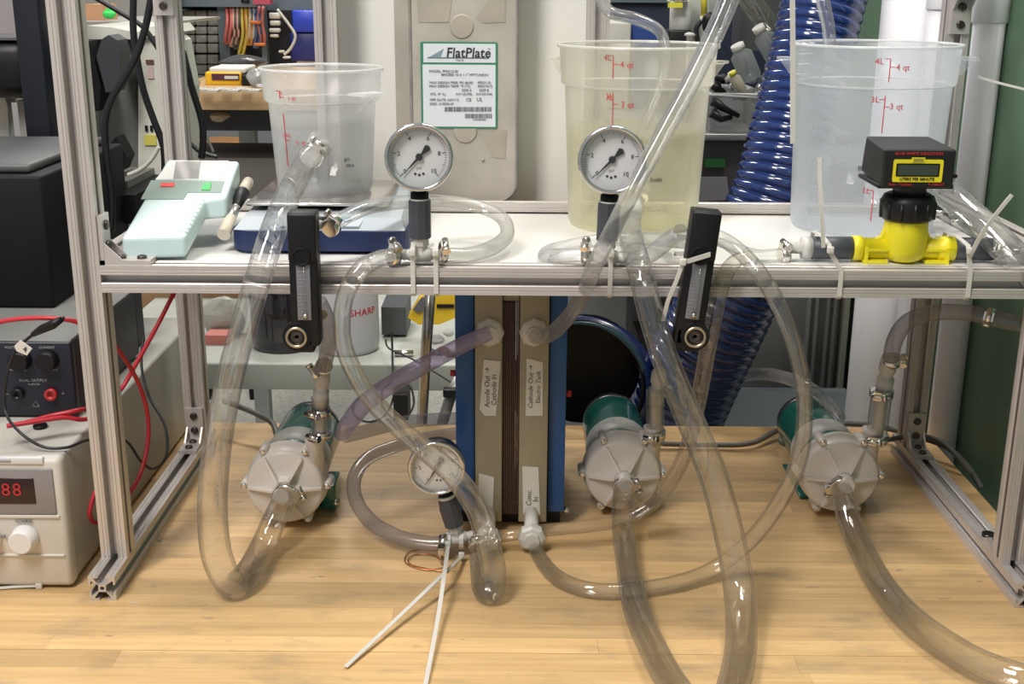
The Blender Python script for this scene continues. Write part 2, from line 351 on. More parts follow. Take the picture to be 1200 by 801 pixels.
# ------------------------------------------------------------------ workbench
WOOD = wood('beech_butcher_block', (.78, .535, .27), (.56, .355, .16), stains=.5)
BX1 = .566
bench = thing('workbench', 'pale beech butcher block workbench carrying the aluminium rig', 'workbench', (-.3, .1, FLOOR_Z))
y = -.101; rows = []
ys = [-.101]
while ys[-1] < .556: ys.append(min(.556, ys[-1]+random.uniform(.026, .036)))
yl = [-.101]
while yl[-1] > -.42: yl.append(yl[-1]-random.uniform(.03, .04))
rows = list(zip(ys[:-1], ys[1:]))+[(b, a) for a, b in zip(yl[:-1], yl[1:])]
for (a, b) in rows:
    if b-a < .004: continue
    xs = [-1.5]
    while xs[-1] < BX1: xs.append(xs[-1]+random.uniform(.45, 1.0))
    xs[-1] = BX1
    if xs[-1]-xs[-2] < .08: del xs[-2]
    for x0, x1 in zip(xs[:-1], xs[1:]):
        g = .0007 if abs(b+.101) < .001 else .0001
        build(MB().box((x0+.0001, a+.0001, -.045), (x1-.0001, b-g, 0)), 'plank', WOOD, bench)
for (lx, ly) in ((-1.4, -.3), (.48, -.3), (-1.4, .48), (.48, .48)):
    build(MB().box((lx-.04, ly-.04, FLOOR_Z), (lx+.04, ly+.04, -.046)), 'leg', mat('steel_bench_leg', (.2, .21, .22), .5, .4), bench)

# ------------------------------------------------------------------ aluminium rig
PW = .029
def _profile_mesh():
    h = PW/2; s = .0040; l = .0022; c = .0085; d = .0085; side = []
    pts = [(-h, -h), (-s-.001, -h), (-s, -h+.0008), (-s, -h+l), (-c, -h+l), (-c, -h+l+.0016), (-.0040, -d+.0043), (.0040, -d+.0043), (c, -h+l+.0016), (c, -h+l), (s, -h+l), (s, -h+.0008), (s+.001, -h)]
    pts = pts[:1]+[(-.0105, -h), (-.0100, -h+.0006), (-.0095, -h)]+[(-.0068, -h), (-.0063, -h+.0006), (-.0058, -h)]+pts[1:-1]+pts[-1:]+[(.0058, -h), (.0063, -h+.0006), (.0068, -h), (.0095, -h), (.0100, -h+.0006), (.0105, -h)]
    poly = []
    for k in range(4):
        a = k*math.pi/2; ca, sa = math.cos(a), math.sin(a)
        poly += [(x*ca-y*sa, x*sa+y*ca) for x, y in pts]
    cu = bpy.data.curves.new('p', 'CURVE'); cu.dimensions = '2D'; cu.fill_mode = 'BOTH'; cu.extrude = .5
    for q in (poly, [(.0024*math.cos(i*math.pi/6), .0024*math.sin(i*math.pi/6)) for i in range(12)]):
        sp = cu.splines.new('POLY'); sp.points.add(len(q)-1); sp.use_cyclic_u = True
        for i, (x, y) in enumerate(q): sp.points[i].co = (x, y, 0, 1)
    return curve_mesh(cu, 'extrusion')
PROF = _profile_mesh()
PROF.polygons.foreach_set('use_smooth', [False]*len(PROF.polygons))
def extr(name, a, b, parent, label=None):
    """T-slot extrusion whose centre line runs from a to b (axis aligned)"""
    a = V(a); b = V(b); d = b-a; L = d.length; d.normalize(); c = (a+b)/2; off = origin_of(parent)
    me = PROF.copy(); u = V((1, 0, 0)) if abs(d.x) < .5 else V((0, 1, 0)); u = (u-d*u.dot(d)).normalized(); w = d.cross(u)
    for v in me.vertices: v.co = c+u*v.co.x+w*v.co.y+d*v.co.z*L-off
    me.materials.clear(); me.materials.append(ALU); o = bpy.data.objects.new(name, me); link(o, parent)
    if label: o['label'] = label
    return o
h = PW/2
XL = -.5055; XRR = .5045; YF = .0595; YB = .4195; ZS = .3505
rig = thing('equipment_rack', 'open rack of slotted aluminium extrusion standing on the wooden workbench', 'rack', (0, .2, 0))
TOPZ = 1.15
for x in (XL, XRR):
    extr('rail', (x, 0, h), (x, YB+.036, h), rig)
    for yy in (YF, YB): extr('post', (x, yy, PW), (x, yy, TOPZ), rig)
XI0, XI1 = XL+h, XRR-h
extr('rail', (XI0, YF, ZS), (XI1, YF, ZS), rig)
extr('rail', (XI0, .3875, .3595), (XI1, .3875, .3595), rig)
extr('rail', (XL, YF+h, ZS), (XL, YB-h, ZS), rig); extr('rail', (XRR, YF+h, ZS+.022), (XRR, YB-h, ZS+.022), rig)
extr('rail', (XI0, YB, TOPZ-h), (XI1, YB, TOPZ-h), rig)
UX = (W(382, 40, .41).x, W(701, 30, .41).x)
for x in UX: extr('upright', (x, YB, .374), (x, YB, TOPZ-PW), rig)
def bracket(corner, u, v, n, L=.05, w=.024, t=.005, gus=True):
    """inside corner bracket: legs along u and v from corner, width along n, with bolts"""
    corner = V(corner); u = V(u); v = V(v); n = V(n); b = MB()
    for p, q in ((u, v), (v, u)):
        b.hexa([corner+q*tt*t+n*s*w/2+p*l*L for tt in (0, 1) for s, l in ((-1, 0), (1, 0), (1, 1), (-1, 1))])
    if gus:
        for s in (-.86, .86):
            b.prism([corner+n*(s*w/2-.0012)+u*t+v*t, corner+n*(s*w/2-.0012)+u*(L*.45)+v*t, corner+n*(s*w/2-.0012)+u*t+v*(L*.45)], n*.0024)
    br = build(b, 'corner_bracket', ALU, rig)
    for p, q in ((u, v), (v, u)):
        for l in (.36, .78):
            c = corner+p*L*l+q*t; build(MB().lathe(c, q, [(0, .0052), (.0025, .0050), (.0034, .0035), (.0026, .0020)], 16), 'bolt', DARKBOLT, br)
    return br
bracket((XL, YB-h, PW), (0, 0, 1), (0, -1, 0), (1, 0, 0))
bracket((XRR, YB-h, PW), (0, 0, 1), (0, -1, 0), (1, 0, 0))
bracket((XI0, YF, ZS+h), (0, 0, 1), (1, 0, 0), (0, 1, 0), L=.052)
bracket((XI0+.006, YF+h, ZS+.013), (1, 0, 0), (0, 1, 0), (0, 0, 1), L=.04, w=.02)
bracket((XL, YB-h, W(190, 18, .40).z+.052), (0, 0, -1), (0, -1, 0), (1, 0, 0), L=.052)
bracket((XRR, YB-h, W(1130, 38, .40).z+.050), (0, 0, -1), (0, -1, 0), (1, 0, 0), L=.052)
bracket((XRR, YF+h, PW), (0, 0, 1), (0, 1, 0), (1, 0, 0), L=.03, gus=False)
# T-nut bolts on the right side rail of the shelf
for px, py in ((1100, 241), (1116, 254)):
    p = W(px, py, .33); build(MB().cyl((XRR-h-.016, p.y-(.0 if px < 1110 else .06), ZS+.024), (XRR-h, p.y-(.0 if px < 1110 else .06), ZS+.024), .0035), 'bolt', STEEL, rig)
p = WZ(1165, 628, PW); build(MB().cyl((XRR-.002, p.y, PW), (XRR-.002, p.y, PW+.004), .0075), 'bolt', DARKBOLT, rig)
tag(build(MB().box((XI0+.002, YF+h+.0005, ZS+h-.008), (XI1-.002, .372, ZS+h-.003)), 'shelf_board', mat('white_shelf_board', (.80, .80, .79), .35, coat=.2, noise=.03, nscale=6)),
    'white laminate shelf board holding the three plastic containers', 'shelf')
SZ = ZS+h-.003
PXL, PXR = UX[0]-.004, UX[1]+.004
tag(build(MB().box((PXL, .472, .34), (PXR, .478, 1.12)), 'backboard', mat('white_panel', (.80, .79, .75), .45, noise=.04, nscale=5)), 'tall white panel mounted behind the beige labelled plate', 'panel')

# ------------------------------------------------------------------ brazed plate heat exchanger
PLATE = mat('tan_heat_exchanger_paint', (.42, .39, .345), .42, noise=.22, nscale=14, coat=.1)
PLATE2 = mat('darker_tan_patch', (.385, .35, .295), .5, noise=.15, nscale=20)  # a little darker than the plate, for the stamped marks
pa, pb = W(484, 235, .41), W(605, 235, .41)
hx = thing('heat_exchanger', 'tall tan metal plate heat exchanger with a green-bordered white label', 'heat exchanger', ((pa.x+pb.x)/2, .43, .374))
def rrect(x0, z0, x1, z1, r, n=6):
    o = []
    for cx, cz, a0 in ((x1-r, z0+r, -90), (x1-r, z1-r, 0), (x0+r, z1-r, 90), (x0+r, z0+r, 180)):
        for i in range(n+1):
            a = math.radians(a0+90*i/n); o.append((cx+r*math.cos(a), cz+r*math.sin(a)))
    return o
zb = W(545, 236, .41).z
q = rrect(pa.x, zb, pb.x+.0, 1.05, .026)
build(MB().prism([(x, .412, z) for x, z in q], (0, .055, 0)), 'plate_stack', PLATE, hx)
rim = []
for x, z in q: rim.append(V((x, .4115, z)))
build(MB().sweep(rim, [(.0018*math.cos(i*math.pi/4), .0018*math.sin(i*math.pi/4)) for i in range(8)], closed=True), 'rim', mat('worn_rim', (.25, .235, .22), .5, noise=.3), hx)
q2 = rrect(pa.x-.022, zb+.004, pa.x+.02, 1.05, .012)
build(MB().prism([(x, .43, z) for x, z in q2], (0, .036, 0)), 'side_flange', PLATE, hx)
for px, py, r in ((541, 31, 14), (545, 154, 14)):
    p = W(px, py, .41); build(MB().lathe((p.x, .412, p.z), (0, -1, 0), [(0, r*mpp(p)), (.0008, r*mpp(p)), (.0012, r*mpp(p)*.9)], 32), 'stamped_circle', PLATE2, hx)
for pts in ([(558, 20), (577, -5), (592, -5), (592, 26), (565, 27)], [(560, 155), (594, 152), (592, 186), (577, 184)], [(488, -5), (530, -5), (526, 26), (490, 26)]):
    build(MB().prism([W(x, y, .412) for x, y in pts], (0, -.0008, 0)), 'stamped_recess', PLATE2, hx)
for px, py in ((566, 187),): build(MB().sphere(W(px, py, .411), .0022), 'rivet', PLATE2, hx)
LG = mat('label_green', (.03, .21, .12), .5); LW = mat('label_white', (.66, .70, .74), .4, spec=.4); LGREY = mat('label_print', (.10, .10, .12), .6)
YL = .4105
def lq(x0, y0, x1, y1, Y): a = W(x0, y1, Y); b = W(x1, y0, Y); return a, b
la, lb = lq(494, 49.5, 583, 150, YL)
lab = build(MB().prism([(x, YL, z) for x, z in rrect(la.x, la.z, lb.x, lb.z, .002)], (0, .0013, 0)), 'rating_label', LG, hx, label='white rating label with a green border')
for y0, y1 in ((51.5, 73), (76, 148)):
    a, b = lq(496.3, y0, 580.7, y1, YL); build(MB().box((a.x, YL-.0004, a.z), (b.x, YL, b.z)), 'label_field', LW, lab)
XX, ZZ = (1, 0, 0), (0, 0, 1); YT = YL-.0005
LS = mpp(W(540, 100, YL))
def lt(s, px, py, size, bold=False, align='LEFT', m=LGREY, shear=0, sx=1): return text(s, size*LS*1.35, W(px, py, YT), XX, ZZ, m, lab, align=align, bold=bold, shear=shear, sx=sx)
lt('FlatPlate', 522.5, 62, 11.5, True, shear=.12, m=INK, sx=.98)
lt('TM', 571.5, 57.5, 1.6)
build(MB().prism([W(x, y, YT) for x, y in ((502, 67.6), (520, 57), (516, 67.6))], (0, -.0003, 0)), 'emblem', mat('emblem_grey', (.2, .28, .32), .5), lab)
build(MB().box(W(501, 68.2, YT), W(573, 67.4, YT)+V((0, -.0003, 0))), 'rule', LGREY, lab)
lt('York, PA', 534, 70.6, 1.9)
for s, px, py, sz, al in (('MODEL: FP5X12-20', 503, 83.5, 3, 'LEFT'), ('BRAZED 10 X 1.1" MPT/UNION', 517, 87.6, 3, 'LEFT'), ('MAX DESIGN PRES. PSI (BAR)', 503, 96.8, 3, 'LEFT'), ('MAX DESIGN TEMP. °F (°C)', 503, 101, 3, 'LEFT'),
    ('450(31.0)', 559.5, 96.8, 3, 'LEFT'), ('350(176.7)', 559.5, 101, 3, 'LEFT'), ('SIDE A', 541, 105.8, 3, 'LEFT'), ('SIDE B', 561.5, 105.8, 3, 'LEFT'), ('VOL. ft³ (L)', 503.5, 110.2, 3, 'LEFT'), ('0.011(0.305)', 534.5, 110.2, 2.8, 'LEFT'), ('0.012(0.346)', 558, 110.2, 2.8, 'LEFT'),
    ('MFR DATE 10/31/13', 503.5, 117, 3, 'LEFT'), ('ORD. 319559-47', 503.5, 121.8, 3, 'LEFT'), ('CE', 546, 117, 4, 'LEFT'), ('UL', 558.5, 116.6, 4.5, 'LEFT'), ('319559470001', 554, 140.3, 2, 'LEFT')):
    lt(s, px, py, sz, align=al)
random.seed(3)
for x0, x1, y0, y1 in ((521, 576.5, 125.3, 130.8), (545, 576.5, 133.3, 138.6)):
    b = MB(); x = x0
    while x < x1:
        w = random.choice((.35, .5, .8)); b.box(W(x, y1, YT), W(x+w, y0, YT)+V((0, -.0003, 0))); x += w+random.choice((.35, .45, .7))
    build(b, 'barcode', LGREY, lab, stuff=True)

# ------------------------------------------------------------------ laboratory scale
sc = thing('laboratory_scale', 'navy blue laboratory scale with a silver pan under the smallest container', 'scale', (W(372, 297, .12).x, .2, SZ))
LBLUE = mat('light_blue_trim', (.30, .48, .70), .35); SBLUE = mat('silver_blue_top', (.42, .47, .52), .3)
xa, xb = W(268, 285, .115).x, W(478, 285, .115).x
def plan(x0, y0, x1, y1, z0, z1, r=.02, front_bulge=.012):
    p = rrect(x0, y0, x1, y1, r, 5); out = []
    for (x, y) in p:
        t = (x-x0)/(x1-x0); out.append((x, y-(front_bulge*math.sin(math.pi*t) if y < (y0+y1)/2 else 0), z0))
    return MB().prism(out, (0, 0, z1-z0))
build(plan(xa, .122, xb, .34, SZ+.004, SZ+.026), 'lower_body', NAVY, sc)
b = MB()
b.hexa([(xa+.004, .125, SZ+.026), (xb-.004, .125, SZ+.026), (xb-.004, .338, SZ+.026), (xa+.004, .338, SZ+.026), (xa+.01, .15, SZ+.036), (xb-.01, .15, SZ+.036), (xb-.014, .33, SZ+.046), (xa+.014, .33, SZ+.046)])
build(b, 'upper_body', SBLUE, sc, label='silver blue sloping top')
p0 = SZ+.0302
build(MB().hexa([(xa+.055, .128, p0-.002), (xb-.055, .128, p0-.002), (xb-.05, .158, p0+.004), (xa+.05, .158, p0+.004), (xa+.055, .1275, p0+.000), (xb-.055, .1275, p0+.000), (xb-.05, .158, p0+.0075), (xa+.05, .158, p0+.0075)]), 'control_panel', mat('panel_silver_blue', (.50, .56, .62), .3), sc)
build(MB().box((xa+.07, .135, p0+.002), (xa+.11, .15, p0+.0065)), 'display', BLACK, sc)
for i in range(3): build(MB().cyl((xb-.11+.02*i, .142, p0+.0015), (xb-.11+.02*i, .142, p0+.0065), .005), 'button', LBLUE, sc)
zp = W(400, 238, .175).z
pana, panb = W(293, 232, .20).x, W(457, 232, .20).x
build(MB().box((pana, .175, zp-.004), (panb, .345, zp), .0018), 'weighing_pan', STEEL, sc, label='silver square pan')
build(MB().cyl(((pana+panb)/2, .26, SZ+.04), ((pana+panb)/2, .26, zp-.004), .03), 'pan_support', BLACK, sc)
for x in (xa+.02, xb-.02):
    for yy in (.14, .32): build(MB().cyl((x, yy, SZ), (x, yy, SZ+.005), .011), 'foot', LBLUE, sc)
PANZ = zp

# ------------------------------------------------------------------ containers
def pipe_z(prof): return prof
def container(name, label, cx, cy, z0, H, rt, rb, band, m, lean=0):
    """round food container: tapered wall, wider collar near the rim, rolled lip, two handles"""
    t = thing(name, label, 'container', (cx, cy, z0))
    zb_ = H*(1-band); th = .0016
    r1 = rb+(rt-.006-rb)*(zb_/H)
    out = [(.0, rb-.006), (.0015, rb-.002), (.006, rb), (zb_, r1), (zb_+.001, r1+.0005), (zb_+.003, rt-.0035), (H-.003, rt-.001), (H-.0025, rt+.0022), (H, rt+.0024), (H+.0008, rt)]
    inn = [(h_, r_-th) for h_, r_ in reversed(out[1:7])]
    b = MB().lathe((cx, cy, z0), (0, 0, 1), out+[(H-.0001, rt-th-.0005)]+inn+[(.003, rb-.006)], 72, caps=False)
    n = 72; k = len(b.v)
    b.v += [V((cx, cy, z0+.0)), V((cx, cy, z0+.003))]
    for i in range(n): b.f.append((i, (i+1) % n, k)); b.sm.append(False)
    m0 = k-n
    for i in range(n): b.f.append((m0+i, m0+(i+1) % n, k+1)); b.sm.append(False)
    build(b, 'bucket_wall', m, t)
    for nm, zz, rr_, tt_ in (('rim', H, rt+.0006, .0016), ('collar_ridge', zb_+.002, r1+.0016, .0010)):
        build(MB().sweep([V((cx+math.cos(a)*rr_, cy+math.sin(a)*rr_, z0+zz)) for a in [i*math.pi/36 for i in range(72)]], [(tt_*math.cos(i*math.pi/3), tt_*math.sin(i*math.pi/3)) for i in range(6)], closed=True), nm, RIMM, t)
    return t, (lambda z: (rb+(rt-.006-rb)*((z-z0)/H)) if z-z0 < zb_ else rt-.0025)
def handle(t, cx, cy, z, r, ang, m, L=.022, w=.028):
    a = math.radians(ang); d = V((math.sin(a), -math.cos(a), 0)); u = V((d.y, -d.x, 0)); c = V((cx, cy, z))+d*(r-.001)
    b = MB(); b.hexa([c+u*s*w*(1 if l == 0 else .72)+d*l*L+V((0, 0, zz)) for zz in (-.003, 0) for s, l in ((-1, 0), (1, 0), (1, 1), (-1, 1))])
    b.prism([c+u*.004+V((0, 0, -.003)), c+u*.004+d*L*.9+V((0, 0, -.003)), c+u*.004+V((0, 0, -.022))], u*-.003)
    build(b, 'handle', m, t)
def wline(t, ax, rf, ang0, ang1, z0, z1, m, name='mark'):
    """thin printed line wrapped on the wall"""
    off = origin_of(t); b = MB()
    for lay in (0,):
        vs = []
        for z in (z0, z1):
            for a in (ang0, ang1):
                for e in (.0004, .0009):
                    r = rf(z)+e; vs.append((ax.x+math.sin(a)*r, ax.y-math.cos(a)*r, z))
        b.add(vs, [(0, 1, 3, 2), (4, 6, 7, 5), (0, 4, 5, 1), (2, 3, 7, 6), (1, 5, 7, 3), (0, 2, 6, 4)])
    build(b, name, m, t)
def marks(t, ax, z0, rf, pxline, items, Yf, side):
    """red graduation: items = (pixel y, text, side) ; line pixel runs"""
    for (x0, y0, x1, y1) in pxline:
        a = W(x0, y0, Yf); b_ = W(x1, y1, Yf)
        A = [math.asin(max(-.99, min(.99, (p.x-ax.x)/rf(p.z)))) for p in (a, b_)]
        if abs(x1-x0) > abs(y1-y0): wline(t, ax, rf, A[0], A[1], a.z-.0004, a.z+.0004, RED)
        else:
            w = .0005/rf(a.z); am = (A[0]+A[1])/2; wline(t, ax, rf, am-w, am+w, b_.z, a.z, RED)
    for (px, py, s, size, m_) in items:
        p = W(px, py, Yf); rr = rf(p.z)
        text(s, size, p, XX, ZZ, m_, t, wrap=(ax, rr), name='marking')
# middle container
c2 = W(748, 60, .31); B2 = V((W(748, 52, .31).x, .31, SZ))
rt2 = 93*mpp(W(748, 52, .31)); H2 = W(748, 53, .31).z-SZ
t2, rf2 = container('plastic_container', 'middle tall translucent container of yellowish liquid with red marks to 4 litres', B2.x, B2.y, SZ+.0005, H2, rt2, .080, .22, BUCKETW)
handle(t2, B2.x, B2.y, SZ+H2*.93, rt2, 65, BUCKETW, L=.015, w=.016); handle(t2, B2.x, B2.y, SZ+H2*.93, rt2, -100, BUCKETW, L=.012, w=.02)
YF2 = B2.y-rt2
marks(t2, B2, SZ, rf2, [(719.5, 66, 719.5, 93), (713, 66, 719.5, 66), (719.5, 76, 726, 76), (719.5, 110, 719.5, 152), (713, 115, 719.5, 115), (719.5, 123.5, 726, 123.5)],
      [(706.5, 68.5, '4L', .0098, RED), (734, 76.5, '4 qt', .0098, RED), (706.5, 115.5, '3L', .0098, RED), (734, 124, '3 qt', .0098, RED), (774, 213, 'hole', .0085, INK)], YF2, 1)
lv = W(748, 157, YF2+.01).z
tag(build(MB().lathe((B2.x, B2.y, SZ+.0045), (0, 0, 1), [(0, .070), (.001, .0765), (lv-SZ-.0045, rf2(lv)-.0035)], 72), 'liquid', WATERY), 'yellowish liquid filling two thirds of the middle container', 'liquid')
# right container
B3 = V((W(1027, 52, .305).x, .305, SZ)); rt3 = 97*mpp(W(1027, 52, .305)); H3 = W(1027, 52, .305).z-SZ
t3, rf3 = container('plastic_container', 'right tall translucent container of clear liquid behind the yellow flow meter', B3.x, B3.y, SZ+.0005, H3, rt3, .086, .215, BUCKET)
handle(t3, B3.x, B3.y, SZ+H3*.94, rt3, 80, BUCKET, L=.018, w=.026); handle(t3, B3.x, B3.y, SZ+H3*.93, rt3, -92, BUCKET, L=.017, w=.018)
YF3 = B3.y-rt3
marks(t3, B3, SZ, rf3, [(1044, 69, 1043, 96), (1038.5, 69, 1044, 69), (1044, 79, 1050, 79), (1040, 113, 1036, 157), (1033, 117.5, 1039, 117.5), (1039, 126, 1045, 126), (1027, 226, 1024, 262), (1020, 225, 1027, 225)],
      [(1031, 72.5, '4L', .0098, RED), (1059, 79.5, '4 qt', .0098, RED), (1026, 118, '3L', .0098, RED), (1053, 126, '3 qt', .0098, RED), (1015, 226, '1L', .0098, RED), (1006, 200, 'B', .008, INK)], YF3, 1)
lv = W(1000, 193, YF3+.01).z
tag(build(MB().lathe((B3.x, B3.y, SZ+.0045), (0, 0, 1), [(0, .076), (.001, .0825), (lv-SZ-.0045, rf3(lv)-.0035)], 72), 'liquid', WATERC), 'clear liquid in the lower half of the right container', 'liquid')
# left container on the scale
B1 = V((W(376, 80, .262).x, .262, PANZ)); rt1 = 71*mpp(W(375, 80, .262)); H1 = W(375, 80, .262).z-PANZ
t1, rf1 = container('plastic_container', 'small translucent container standing on the scale pan with red litre marks', B1.x, B1.y, PANZ+.0005, H1, rt1, .0565, .27, BUCKETC)
handle(t1, B1.x, B1.y, PANZ+H1*.84, rt1, 48, RIMM, L=.026, w=.020); handle(t1, B1.x, B1.y, PANZ+H1*.86, rt1, -110, RIMM, L=.012, w=.014)
YF1 = B1.y-rt1
marks(t1, B1, PANZ, rf1, [(325, 108, 326, 117), (320, 108, 325, 108), (326, 115, 331, 115), (329, 135, 333, 198), (327, 162, 331, 162), (331, 167, 337, 167)],
      [(317, 110, '1L', .006, RED), (338, 116, '1 qt', .0062, RED), (322, 161, '½L', .006, RED), (346, 169, '½ qt', .0066, RED), (421, 191, 'BT-', .0062, INK), (428, 198, 'Mck', .0062, INK)], YF1, 1)
lv = W(375, 146, YF1+.01).z
tag(build(MB().lathe((B1.x, B1.y, PANZ+.0045), (0, 0, 1), [(0, .048), (.001, .053), (lv-PANZ-.0045, rf1(lv)-.0035)], 72), 'liquid', WATERC), 'clear water in the small container on the scale', 'liquid')
# spigot of the small container
def spigot(t, a, b, r, m=NYLON):
    build(MB().tube([a, b], [r, r], 20), 'spigot', m, t)

# ------------------------------------------------------------------ handheld meter
PHB = mat('pale_blue_plastic', (.56, .70, .71), .38, noise=.03)
P0 = V((0, .085, .3945)); P1 = V((0, .262, .4515)); nn = V((1, 0, 0)).cross(P1-P0).normalized()
def onplane(px, py, lift=0):
    d = ray(px, py); o = P0+nn*lift; return CP+d*((o-CP).dot(nn)/d.dot(nn))
hm = thing('handheld_meter', 'pale blue handheld meter with a reflection-white screen lying on the shelf at left', 'meter', tuple(onplane(205, 240)*1.0))
hm.location.z = SZ
def slab(pts, thick, m, name, parent, lift=0, bev=.003):
    bm = bmesh.new(); top = [bm.verts.new(onplane(x, y, lift)) for x, y in pts]; bot = [bm.verts.new(onplane(x, y, lift)-V((0, 0, thick)) - V((0, thick*.1, 0))) for x, y in pts]
    n = len(pts); bm.faces.new(top); bm.faces.new(bot[::-1])
    for i in range(n): bm.faces.new((top[i], bot[i], bot[(i+1) % n], top[(i+1) % n]))
    bmesh.ops.recalc_face_normals(bm, faces=bm.faces[:])
    if bev: bmesh.ops.bevel(bm, geom=bm.edges[:], offset=bev, segments=3, profile=.5, affect='EDGES')
    return build(MB().bm(bm, False), name, m, parent)
slab([(142, 278), (217, 276), (241, 233), (265, 231), (281, 188), (196, 186)], .024, PHB, 'case', hm, bev=.004)
slab([(143, 279), (217, 277), (241, 235), (265, 233), (281, 196), (196, 195)], .018, PHB, 'lower_case', hm, lift=-.023, bev=.002)
slab([(165, 233), (215, 233), (220, 225), (259, 225), (263, 212), (177, 211)], .001, mat('grey_green_panel', (.22, .29, .26), .5), 'keypad_panel', hm, lift=.0008, bev=0)
slab([(182, 210), (259, 210), (268, 188), (201, 188)], .001, mat('screen_reflection_white', (.80, .82, .80), .06, coat=1), 'screen', hm, lift=.001, bev=0)  # near-white colour paints a reflection over the screen
slab([(203, 209), (233, 209), (236, 189), (206, 189)], .001, mat('screen_reflection_strip', (.42, .43, .43), .15, .5), 'screen_strip', hm, lift=.0014, bev=0)  # grey strip is a painted reflection across the screen
slab([(188, 218), (204, 218), (205, 214), (189, 214)], .001, mat('red_badge', (.75, .08, .07), .5), 'red_badge', hm, lift=.0018, bev=0)
slab([(236, 222), (246, 222), (248, 214), (238, 214)], .001, mat('green_badge', (.06, .42, .12), .5), 'green_badge', hm, lift=.0018, bev=0)
for i in range(9):
    t_ = i/8; p = onplane(213+t_*20, 272-t_*37, -.001)
    build(MB().sphere(p, .0042, (1.5, .5, .6), 10), 'grip_ridge', PHB, hm)
pr_ = thing('probe', 'black and steel probe with a cream tip beside the handheld meter', 'probe', tuple(W(262, 275, .16)))
pa_ = [W(262, 275, .125), W(272, 253, .16), W(281, 232, .20), W(291, 213, .25)]
build(MB().tube([pa_[0], pa_[0].lerp(pa_[1], .9)], [.0075, .0062]), 'tip', mat('cream_rubber', (.58, .53, .43), .5), pr_)
build(MB().tube([pa_[0].lerp(pa_[1], .85), pa_[2]], [.0055, .0055]), 'steel_shaft', STEEL, pr_)
build(MB().tube([pa_[1], pa_[2], pa_[2].lerp(pa_[3], .3)], [.0035, .0075, .0085]), 'grip', BLACK, pr_)
build(MB().tube([pa_[2].lerp(pa_[3], .25), pa_[3]], [.0075, .0065]), 'connector', mat('cream_rubber', (.58, .53, .43), .5), pr_)
